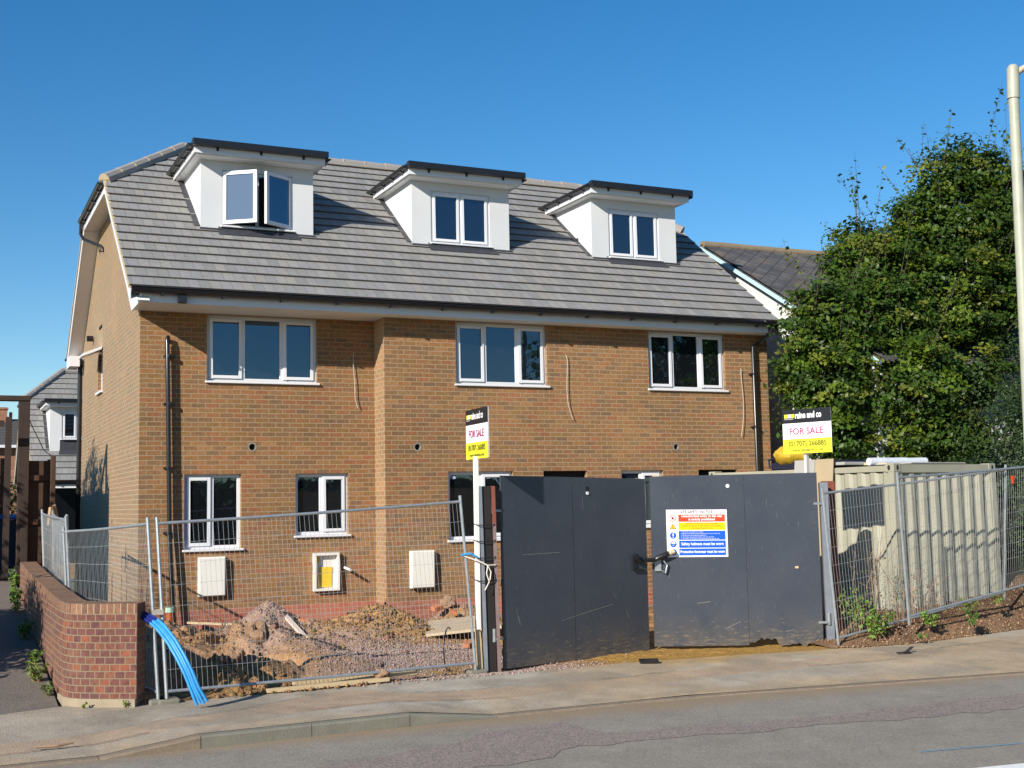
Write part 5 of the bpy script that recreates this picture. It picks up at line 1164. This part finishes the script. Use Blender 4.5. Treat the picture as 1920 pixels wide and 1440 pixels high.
# ================================================================= SITE CLUTTER
m = MB(); o = thing('blue_ducts', (-.5, -6.2, -.5), 'bundle of sky blue plastic ducts arching over the fence foot to the pavement', 'ducts')
for k in range(4):
    off = Vector((.023*k-.035, -.012*k, .012*(k % 2)+.008*k)); sp_ = 1+.03*k
    P = [Vector(p)+off for p in ((-.70, -5.98, .36), (-.65, -6.12, .30), (-.57, -6.28, .17), (-.50, -6.40, .02), (-.43, -6.46, -.14), (-.37, -6.48, -.30), (-.31+.01*k, -6.48, -.46))]
    m = MB(); m.tube(P, .0165, 10); m.build('duct', M_blue, o, smooth=True)
for k in range(3):
    off = Vector((.032*k-.04, -.01*k, .015*k)); m = MB(); m.tube([Vector((-.80, -5.66, .43))+off, Vector((-.76, -5.82, .41))+off, Vector((-.68, -6.0, .355))+off], .019, 10); m.build('dark_duct_end', M_navy, o, smooth=True)
st_ = thing('soil_pipe', (.41, -.45, -.3), 'orange drain pipe stub with pale green cap against the house wall', 'pipe')
m = MB(); m.tube([(.42, -.42, -.4), (.41, -.42, .02)], .055, 14); m.build('pipe', M_orange, st_, smooth=True); m = MB(); m.tube([(.41, -.42, .02), (.41, -.42, .09)], .068, 14); m.build('cap', M_mint, st_, smooth=True)
m = MB(); n = 20; ring = []
for r_, z in ((.20, -.46), (.205, -.36), (.20, -.28), (.21, -.27), (.21, -.24), (.165, -.24), (.165, -.46)): ring.append([(3.72+r_*math.cos(2*math.pi*k/n), -1.95+r_*math.sin(2*math.pi*k/n), z+.02) for k in range(n)])
for i in range(len(ring)-1):
    for k in range(n): m.face([ring[i][k], ring[i][(k+1) % n], ring[i+1][(k+1) % n], ring[i+1][k]])
tag(m.build('drain_ring', M_clay, base=(3.72, -1.95, -.4), smooth=True), 'pinkish clay drain ring standing beside the soil heap', 'drain ring')
m = MB(); m.face([(3.72, -2.5, -.33), (4.6, -3.25, -.20), (4.95, -2.2, -.12), (4.15, -1.5, -.24)]); m.face([(4.15, -1.5, -.28), (4.95, -2.2, -.16), (4.6, -3.25, -.24), (3.72, -2.5, -.37)])
m.face([(3.72, -2.5, -.37), (4.6, -3.25, -.24), (4.6, -3.25, -.20), (3.72, -2.5, -.33)]); m.face([(4.6, -3.25, -.24), (4.95, -2.2, -.16), (4.95, -2.2, -.12), (4.6, -3.25, -.2)])
tag(m.build('tilted_board', simple('sandy_board', (.38, .31, .22), .9, .2, 5, bump=.4), base=(4.3, -2.4, -.3)), 'sandy board propped at a tilt over a dark gap on the gravel', 'board')
m = MB(); m.box(4.0, 4.9, -2.9, -1.9, -.6, -.42); 
m = MB(); m.bar((1.90, -1.05, .05), (2.03, -2.25, -.34), .07, .035); tag(m.build('leaning_plank', simple('pale_plank', (.55, .45, .40), .8, .15, 8), base=(2, -1.5, -.3)), 'pale pinkish plank leaning down the gravel heap', 'plank')
m = MB(); m.bar((.70, -.3, -.16), (1.55, -1.75, -.14), .05, .03); m.bar((1.55, -1.75, -.14), (2.05, -2.35, -.30), .07, .03); tag(m.build('long_batten', M_ply, base=(1.4, -1.4, -.2)), 'long thin timber batten lying across the spoil heaps', 'plank')
m = MB(); m.bar((.55, -5.78, -.475), (2.0, -5.74, -.46), .09, .04); tag(m.build('edging_plank', M_ply, base=(1.2, -5.8, -.5)), 'front timber plank lying along the pavement edge under the mesh fence', 'plank', 'planks along the pavement edge')
m = MB(); m.bar((.9, -5.62, -.44), (2.4, -5.6, -.43), .07, .035); tag(m.build('edging_plank', M_ply, base=(1.2, -5.6, -.5)), 'rear timber plank lying behind another under the mesh fence', 'plank', 'planks along the pavement edge')
m = MB(); m.bar((.02, -5.30, -.42), (.20, -5.05, -.15), .035, .035); tag(m.build('buried_stake', M_ply, base=(.1, -5.2, -.4)), 'thin stake half buried in a small soil cone by the trench', 'stake')
m = MB(); c_ = Vector((2.98, -5.2, -.23)); m.tube([c_+Vector((.16*math.cos(t)*1.0, .25*math.cos(t), .26*math.sin(t))) for t in [R(60)+R(12)*k for k in range(20)]], .009, 6); tag(m.build('hose_loop', M_black, base=c_, smooth=True), 'thin black hose looping up through the mesh fence near the gate post', 'hose')
def rock(c, r, mat, name, label, seed, sq=(1, 1, .7)):
    rr = random.Random(seed); m = MB(); n1_, n2_ = 14, 22; ph_ = [rr.uniform(0, 6) for _ in range(6)]
    def P(i, j):
        t = math.pi*i/n1_; p = 2*math.pi*j/n2_; k = 1+.18*math.sin(2*p+ph_[0]+t*2)+.14*math.sin(3*p+ph_[1]-t*3)+.12*math.sin(5*t+ph_[2]+p*4)+.10*math.sin(9*t+ph_[3]-p*7*math.sin(t))
        return Vector(c)+Vector((math.sin(t)*math.cos(p)*sq[0], math.sin(t)*math.sin(p)*sq[1], math.cos(t)*sq[2]))*r*k
    for i in range(n1_):
        for j in range(n2_): m.face([P(i, j), P(i+1, j), P(i+1, j+1), P(i, j+1)])
    tag(m.build(name, mat, base=c), label, 'rubble')
M_lump = simple('concrete_lump', (.24, .145, .085), .95, .45, 9, bump=1, bscale=18)
rock((1.15, -2.75, -.22), .22, M_lump, 'concrete_lump', 'largest rounded lump of broken ground in the middle of the heaps', 3, (1, .9, .85)); rock((1.62, -2.75, -.27), .17, M_lump, 'concrete_lump', 'dark lump of broken ground leaning on the larger one', 5, (1.2, .8, .7))
rock((.78, -3.2, -.36), .12, M_lump, 'concrete_lump', 'small lump of broken ground above the trench', 8); rock((1.95, -5.66, -.42), .09, M_lump, 'concrete_lump', 'fist sized stone at the pavement edge by the planks', 9)
rock((4.72, -.95, -.05), .15, M_lump, 'concrete_lump', 'pale stone on the gravel heap beside the gate post', 11)
for bx_, by_, bz_, an, lab in ((4.35, -1.3, -.13, .4, 'broken orange brick lying on the gravel heap nearest the propped board'), (4.62, -1.55, -.19, 1.3, 'broken orange brick just above the propped board'), (3.95, -3.6, -.46, .9, 'single red brick lying out on the flat gravel'), (2.35, -1.35, -.22, 2.1, 'red brick between the gravel heap and the soil heap')):
    ca, sa = math.cos(an), math.sin(an); m = MB(); m.obox((bx_, by_, bz_), (.19*ca, .19*sa, .03), (-.1*sa, .1*ca, .02), (-.01, 0, .065)); tag(m.build('loose_brick', M_loose, base=(bx_, by_, bz_), bevel=.006), lab, 'brick', 'loose bricks on the site')
m = MB(); m.obox((5.25, -6.0, -.485), (.22, -.10, .0), (.04, .09, .02), (0, 0, .025)); tag(m.build('rubber_scrap', M_black, base=(5.3, -6, -.5)), 'flat black rubber scrap in front of the left site gate', 'scrap')
m = MB(); m.bar((8.72, -6.93, -.50), (8.90, -6.88, -.44), .04, .012); m.bar((8.62, -6.90, -.495), (8.80, -6.95, -.49), .05, .012); tag(m.build('bent_scrap', M_black, base=(8.8, -6.9, -.5)), 'black bent scrap lying on the pavement near the bank', 'scrap')
m = MB(); m.tube([(-1.98, -7.63, -.53), (-1.8, -7.66, -.53), (-1.66, -7.62, -.52)], .01, 5); tag(m.build('twig', M_stem, base=(-1.8, -7.6, -.5)), 'dark twig lying on the pavement at bottom left', 'twig')

# ================================================================= PLANTS
def leaf_arrays(P, N, size, seed, asp=.62, curl=.25):
    """diamond leaves (two triangles bent on the midrib -> 4 verts, 2 tris)"""
    rs = np.random.RandomState(seed); n = len(P); nrm = N+rs.normal(0, .55, (n, 3)); nrm /= np.linalg.norm(nrm, axis=1)[:, None]+1e-9
    t = rs.normal(0, 1, (n, 3)); t -= (t*nrm).sum(1)[:, None]*nrm; t /= np.linalg.norm(t, axis=1)[:, None]+1e-9; b = np.cross(nrm, t)
    s = (size*rs.uniform(.6, 1.3, n))[:, None]
    V = np.stack([P-t*s, P+b*s*asp+nrm*s*curl*.5, P+t*s, P-b*s*asp+nrm*s*curl*.5], 1)
    Fi = np.array([(0, 1, 2), (0, 2, 3)])[None]+np.arange(n)[:, None, None]*4
    return V.reshape(-1, 3), Fi.reshape(-1, 3)
def crown(name, blobs, nclump, per, size, seed, parent, base_cols, csz=.32, sprays=0, shell=.55, flat=.75):
    """foliage: clumps spread through each blob's outer volume, each clump a loose leafy spray"""
    rs = np.random.RandomState(seed); PP = []; NN = []; CC = []; TW = MB(); wts = np.array([b[3]*b[4]*b[5] for b in blobs]); wts = wts**.75/np.sum(wts**.75)
    base_cols = np.array(base_cols)
    for (cx_, cy_, cz_, rx, ry, rz), wt in zip(blobs, wts):
        nc = max(4, int(nclump*wt)); d = rs.normal(0, 1, (nc, 3)); d /= np.linalg.norm(d, axis=1)[:, None]; rad = shell+(1-shell)*rs.uniform(0, 1, nc)**.6
        rad = rad*(1+.10*np.sin(d[:, 0]*5+cx_*3)+.10*np.sin(d[:, 2]*7+cy_)); c = np.array([cx_, cy_, cz_])+d*np.array([rx, ry, rz])*rad[:, None]
        for k in range(nc):
            m_ = int(per*rs.uniform(.5, 1.4)); q = rs.normal(0, 1, (m_, 3))*np.array([csz, csz, csz*flat])*rs.uniform(.5, 1.25); PP.append(c[k]+q)
            NN.append(np.tile(d[k]*.7+np.array([-.25, -.25, .7]), (m_, 1))); col = base_cols[rs.randint(len(base_cols))]*rs.uniform(.75, 1.25)
            CC.append(col*rs.uniform(.7, 1.3, (m_, 1)))
        for k in range(int(sprays*wt*8)):     # shoots poking out of the top
            dd = rs.normal(0, 1, 3); dd[2] = abs(dd[2])+1.; dd /= np.linalg.norm(dd); L = rs.uniform(.4, 1.15); m_ = int(26*L); s0 = np.array([cx_, cy_, cz_])+dd*np.array([rx, ry, rz])*.92
            tt = np.sort(rs.uniform(0, 1, m_))[:, None]; bend = dd*1.0; bend[2] += .5; TW.tube([Vector(s0-bend*.3), Vector(s0+bend*L*.5), Vector(s0+bend*L)], [.008, .005, .002], 4); PP.append(s0+bend*L*tt+rs.normal(0, .035, (m_, 3))); NN.append(np.tile(dd, (m_, 1))); CC.append(base_cols[rs.randint(len(base_cols))]*rs.uniform(.8, 1.3, (m_, 1)))
    if TW.f: TW.build('twigs', M_bark, parent)
    P = np.concatenate(PP); N = np.concatenate(NN); Cc = np.concatenate(CC); V, Fi = leaf_arrays(P, N, size*rs.choice([.7, .9, 1.15, 1.3], len(P)), seed+1)
    return arr_mesh(name, V, Fi, M_leaf, np.repeat(np.clip(Cc, 0, 1), 4, 0), parent=parent)
GREEN = [(.038, .074, .009), (.066, .11, .010), (.028, .056, .009), (.082, .125, .012), (.115, .135, .018), (.04, .08, .010), (.032, .064, .009)]
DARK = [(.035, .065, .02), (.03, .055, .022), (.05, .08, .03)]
tr = thing('beech_tree', (14.6, -2.0, -.3), 'large leafy green tree behind the container on the right', 'tree')
BL = [(13.1, -2.1, 3.9, .55, .5, .5), (13.6, -2.0, 4.3, .6, .6, .6), (12.9, -1.9, 4.25, .6, .6, .55), (12.5, -2.1, 4.0, .5, .5, .5), (11.78, -1.5, 4.43, .58, .58, .53), (11.50, -1.5, 3.83, .42, .42, .4), (11.50, -1.75, 2.93, .40, .40, .4), (12.26, -1.57, 4.94, .75, .75, .69), (11.9, -1.92, 3.6, .78, .78, .72), (13.46, -1.14, 6.01, .78, .78, .72), (13.49, -.99, 6.57, .47, .47, .43),
      (14.02, -1.44, 6.3, .62, .62, .57), (13.3, -1.83, 4.85, .95, .95, .87), (13.27, -2.35, 3.59, .93, .93, .86), (14.79, -1.7, 5.36, 1.14, 1.14, 1.05), (15.08, -1.65, 6.76, .89, .89, .82), (15.03, -1.62, 7.73, .55, .55, .51), (15.78, -1.87, 7.85, .51, .51, .47),
      (15.48, -1.79, 8.38, .32, .32, .29), (15.89, -1.83, 6.9, .85, .85, .78), (16.76, -1.74, 7.43, .65, .65, .6), (15.97, -1.92, 5.38, 1.0, 1.0, .92), (14.75, -2.19, 3.94, .96, .96, .88), (17.08, -1.77, 6.34, .87, .87, .8), (16.3, -1.8, 7.95, .5, .5, .46), (14.6, -1.5, 7.05, .5, .5, .46), (12.03, -1.99, 2.62, .58, .58, .53), (12.9, -2.4, 2.6, .58, .58, .53), (13.92, -2.67, 2.69, .68, .68, .63)]
crown('crown', BL, 1750, 70, .044, 21, tr, GREEN, .155, sprays=14, flat=.5, shell=.6)
crown('inner_foliage', [(b[0]+.15, b[1]+.2, b[2]-.1, b[3]*.62, b[4]*.62, b[5]*.62) for b in BL], 520, 30, .085, 22, tr, DARK, .16, shell=.2)  # darker leaf colours stand for the shade deep in the crown
def limb(m, p, q, r0, r1, seed, kink=.12):
    rr = random.Random(seed); p, q = Vector(p), Vector(q); n = 6; P = [p+(q-p)*k/n+Vector((rr.uniform(-1, 1), rr.uniform(-1, 1), rr.uniform(-.4, .4)))*kink*(1 if 0 < k < n else 0) for k in range(n+1)]
    m.tube(P, [r0+(r1-r0)*k/n for k in range(n+1)], 8)
m = MB(); limb(m, (14.6, -1.2, -.3), (14.6, -1.1, 4.0), .22, .10, 1); limb(m, (14.6, -1.1, 4.0), (14.9, -1.3, 7.4), .10, .02, 2); m.build('trunk', M_bark, tr, smooth=True)
m = MB()
for k, b in enumerate(BL): limb(m, (14.6, -1.15, 1.4+.15*k), (b[0]+.1, b[1]+.25, b[2]), .04, .008, 10+k, .15)
m.build('branches', M_bark, tr, smooth=True)
bs = thing('dark_bush', (17, -3.0, 0), 'dark small leaved evergreen bush behind the lamp post at the right edge', 'bush')
crown('foliage', [(13.3, -3.5, 1.0, .7, .6, 1.3), (14.4, -3.9, 2.0, 1.1, .9, 1.6), (15.8, -3.6, 2.6, 1.5, 1.2, 2.0), (17.3, -3.0, 3.0, 1.6, 1.3, 2.2), (14.1, -4.2, .9, .8, .6, .9), (15.6, -4.0, 1.0, 1.3, .8, 1.1)], 1500, 60, .026, 33, bs, DARK, .2)
m = MB(); [limb(m, (15.5+.6*k, -3.5, -.2), (15.2+.9*k, -3.4, 3.0), .05, .015, 60+k) for k in range(4)]; m.build('stems', M_bark, bs, smooth=True)
hg = thing('boundary_shrub', (11.9, -1.6, -.3), 'low green shrub in the gap between brick house and container', 'bush')
crown('foliage', [(11.98, -1.6, 1.9, .25, .4, .8), (12.3, -2.1, 1.0, .5, .5, 1.2)], 130, 40, .035, 41, hg, GREEN, .17)
m = MB(); limb(m, (11.9, -1.6, -.4), (11.8, -1.4, 2.2), .03, .01, 5); m.build('stem', M_bark, hg)

def weed(name, c, r, h, n, size, cols, label, cat='weed', seed=0, stems=5, tall=False):
    rs = np.random.RandomState(seed+77); t = thing(name, c, label, cat); m = MB(); P = []; N = []
    for k in range(stems):
        a = rs.uniform(0, 6.28); tip = Vector((c[0]+math.cos(a)*r*rs.uniform(.3, 1), c[1]+math.sin(a)*r*rs.uniform(.3, 1), c[2]+h*rs.uniform(.6, 1)))
        b0 = Vector(c)+Vector((rs.uniform(-.3, .3)*r, rs.uniform(-.3, .3)*r, -.02)); mid = (b0+tip)/2+Vector((0, 0, h*.2)); m.tube([b0, mid, tip], [.005, .004, .002], 5)
        for q in range(n//stems):
            s = rs.uniform(.15, 1.05); p = b0*(1-s)**2+mid*2*s*(1-s)+tip*s*s; P.append((p.x+rs.normal(0, .1)*r, p.y+rs.normal(0, .1)*r, p.z+rs.normal(0, .08)*h)); N.append((math.cos(a)*.3-.2, math.sin(a)*.3-.2, .8))
    m.build('stems', M_stem, t); V, Fi = leaf_arrays(np.array(P), np.array(N), size, seed+5, .55)
    cols = np.array(cols)[rs.randint(0, len(cols), len(P))]*rs.uniform(.7, 1.3, (len(P), 1)); arr_mesh('leaves', V, Fi, M_leaf, np.repeat(cols, 4, 0), parent=t); return t
WG = [(.12, .22, .03), (.09, .17, .025), (.16, .25, .05)]
weed('bramble', (9.05, -6.08, -.42), .34, .42, 260, .035, WG, 'bright green bramble at the foot of the mesh fence beside the gate', 'bramble', 1, 10)
weed('bramble', (8.95, -5.75, -.3), .38, .62, 260, .035, WG, 'taller bramble behind the mesh fence beside the gate post', 'bramble', 2, 10)
weed('ground_weed', (9.95, -6.12, -.28), .2, .2, 140, .03, WG, 'low green weed just right of the middle fence post on the bank', 'weed', 3, 7)
weed('ground_weed', (10.75, -6.12, -.33), .15, .24, 130, .028, [(.06, .14, .03), (.08, .17, .03)], 'dark green nettle clump halfway down the bank', 'weed', 4, 6)
weed('ground_weed', (11.0, -5.85, -.12), .2, .16, 90, .026, WG, 'small sprawling weed under the mesh fence at the top of the bank', 'weed', 5, 6)
weed('ground_weed', (11.6, -5.8, -.1), .1, .14, 60, .026, WG, 'small bright weed on the right part of the bank', 'weed', 6, 5)
weed('ground_weed', (9.6, -6.36, -.42), .1, .08, 40, .024, WG, 'tiny weed at the bottom of the bank by the pavement', 'weed', 7, 4)
weed('ground_weed', (-1.74, -4.3, -.36), .17, .2, 170, .028, [(.16, .2, .05), (.12, .17, .04)], 'yellowish weed clump nearest the street at the foot of the brick wall', 'weed', 8, 9)
weed('ground_weed', (-1.70, -3.4, -.26), .1, .16, 100, .026, WG, 'small weed between larger clumps along the brick wall', 'weed', 9, 6)
weed('ground_weed', (-1.72, -2.0, -.09), .16, .24, 170, .03, [(.09, .16, .03), (.13, .2, .04)], 'broad green weed midway along the brick wall', 'weed', 10, 8)
weed('ground_weed', (-1.72, -.2, .12), .13, .34, 170, .035, WG, 'tall leafy weed at the far part of the brick wall', 'weed', 11, 8)
weed('ground_weed', (-1.70, .9, .25), .12, .45, 150, .035, WG, 'climbing weed at the far end of the brick wall', 'weed', 12, 7)
weed('ground_weed', (-1.66, -4.95, -.44), .12, .12, 120, .022, [(.12, .17, .05), (.09, .13, .04)], 'sparse mossy weed beside the rounded wall corner', 'weed', 13, 7)
weed('ground_weed', (-.99, -5.94, -.49), .05, .08, 26, .02, WG, 'tiny weed at the base of the wall end', 'weed', 14, 3)
weed('ground_weed', (-1.38, -5.74, -.49), .06, .05, 26, .018, WG, 'tiny flat weed at the base of the wall front', 'weed', 15, 3)
# dry stems by the fence
for k, (x, y, h, lab) in enumerate(((9.2, -5.7, 1.35, 'dry branching stem behind the mesh fence, nearest the gate'), (9.95, -5.6, 1.0, 'dry thorny stems behind the middle fence post'), (10.35, -5.7, .8, 'dry twiggy stems right of the middle fence post'))):
    t = thing('dry_stems', (x, y, -.4), lab, 'dead plant', 'dry stems behind the right fence'); m = MB(); rr = random.Random(k+3)
    for q in range(5+k):
        b0 = Vector((x+rr.uniform(-.15, .15), y+rr.uniform(-.1, .1), -.4)); tip = b0+Vector((rr.uniform(-.35, .45), rr.uniform(-.15, .15), h*rr.uniform(.6, 1.1))); mid = (b0+tip)/2+Vector((rr.uniform(-.12, .12), 0, .1)); m.tube([b0, mid, tip], [.008, .006, .003], 5)
        for _ in range(3): s = rr.uniform(.3, .9); p = b0.lerp(tip, s); m.tube([p, p+Vector((rr.uniform(-.2, .2), rr.uniform(-.1, .1), rr.uniform(.02, .2)))], [.004, .002], 4)
    m.build('stems', M_stem, t)
    P = np.array([(x+rr.uniform(-.4, .45), y+rr.uniform(-.2, .1), rr.uniform(-.35, h*.55)) for _ in range(60)]); V, Fi = leaf_arrays(P, np.tile((0, -.3, .8), (60, 1)), .024, 90+k)
    arr_mesh('leaves', V, Fi, M_leaf, np.repeat(np.array([(.10, .14, .03), (.2, .12, .06)])[np.arange(60) % 2], 4, 0), parent=t)
lb_ = thing('leafy_bush', (-2.6, 8.5, .4), 'dark bush filling the gap behind the timber gate', 'bush')
crown('foliage', [(-2.1, 9.6, 1.5, 1.0, .7, 1.3), (-1.3, 9.8, 1.3, .5, .5, 1.0)], 110, 40, .05, 51, lb_, DARK, .2); m = MB(); limb(m, (-2.1, 9.6, .4), (-2.0, 9.6, 2.2), .05, .02, 8); m.build('stem', M_bark, lb_)
# shrub added out of view on the left to shade the driveway
sb = thing('shade_shrub', (-4.1, -2.4, 0), 'unseen shrub added across the driveway to cast shade on it', 'bush')
crown('foliage', [(-4.4, -3.9, .9, .7, 1.0, 1.0), (-4.4, -2.9, 1.0, .7, 1.0, 1.1), (-4.5, -2.2, 1.0, .7, .8, 1.0)], 420, 50, .05, 61, sb, DARK, .16, shell=.3); m = MB(); limb(m, (-4.2, -2.4, -.2), (-4.2, -2.4, 1.0), .06, .02, 8); m.build('stem', M_bark, sb)
t3 = thing('shade_tree', (-6, 2.5, 0), 'unseen tree added across the driveway to shade the timber gate frame', 'tree')  # out of view, added for the shade it throws on the gate frame
crown('crown', [(-6, 2.6, 4.2, 1.3, 1.9, 1.6), (-6, 1.6, 3.0, 1.2, 1.3, 1.6), (-6.2, 3.8, 3.4, 1.2, 1.2, 1.6)], 520, 50, .07, 91, t3, GREEN, .22, shell=.3); m = MB(); limb(m, (-6, 2.4, -.2), (-6, 2.5, 4), .14, .05, 4); m.build('trunk', M_bark, t3, smooth=True)
# across the road: hedge and tree that the window panes reflect
h2 = thing('roadside_hedge', (10, -27, -.5), 'long clipped hedge on the far side of the road', 'hedge')
crown('foliage', [(x, -27, 1.1, 2.6, 1.2, 1.9) for x in range(-8, 44, 4)], 1500, 26, .11, 71, h2, DARK, .3, shell=.45); m = MB(); [limb(m, (x, -27, -.5), (x, -27, 1.6), .06, .03, x) for x in range(-8, 44, 4)]; m.build('stems', M_bark, h2)
fh2 = thing('hedge_backing_fence', (10, -29, -.5), 'dark fence added behind the roadside hedge to darken the window reflections', 'fence')  # added so the panes reflect no sky through the hedge gaps
m = MB()
for k in range(130): m.box(-12+k*.45, -12+k*.45+.44, -29.1, -29.06-.01*(k % 2), -.5, 2.6)
m.build('boards', M_oldwood, fh2)
t2 = thing('roadside_tree', (25, -25, -.5), 'broad green tree on the far side of the road', 'tree')
crown('crown', [(24.5, -26, 6.5, 5.2, 4, 4.6), (31, -27, 7.5, 5, 4, 5), (27, -26, 3.5, 5, 3, 3), (36, -29, 7, 5, 4, 5)], 900, 34, .16, 81, t2, DARK, .5, shell=.4); m = MB(); limb(m, (26, -26, -.5), (26.5, -26, 8), .3, .1, 3); m.build('trunk', M_bark, t2)

for o in D.objects:
    if '_b' in o: del o['_b']
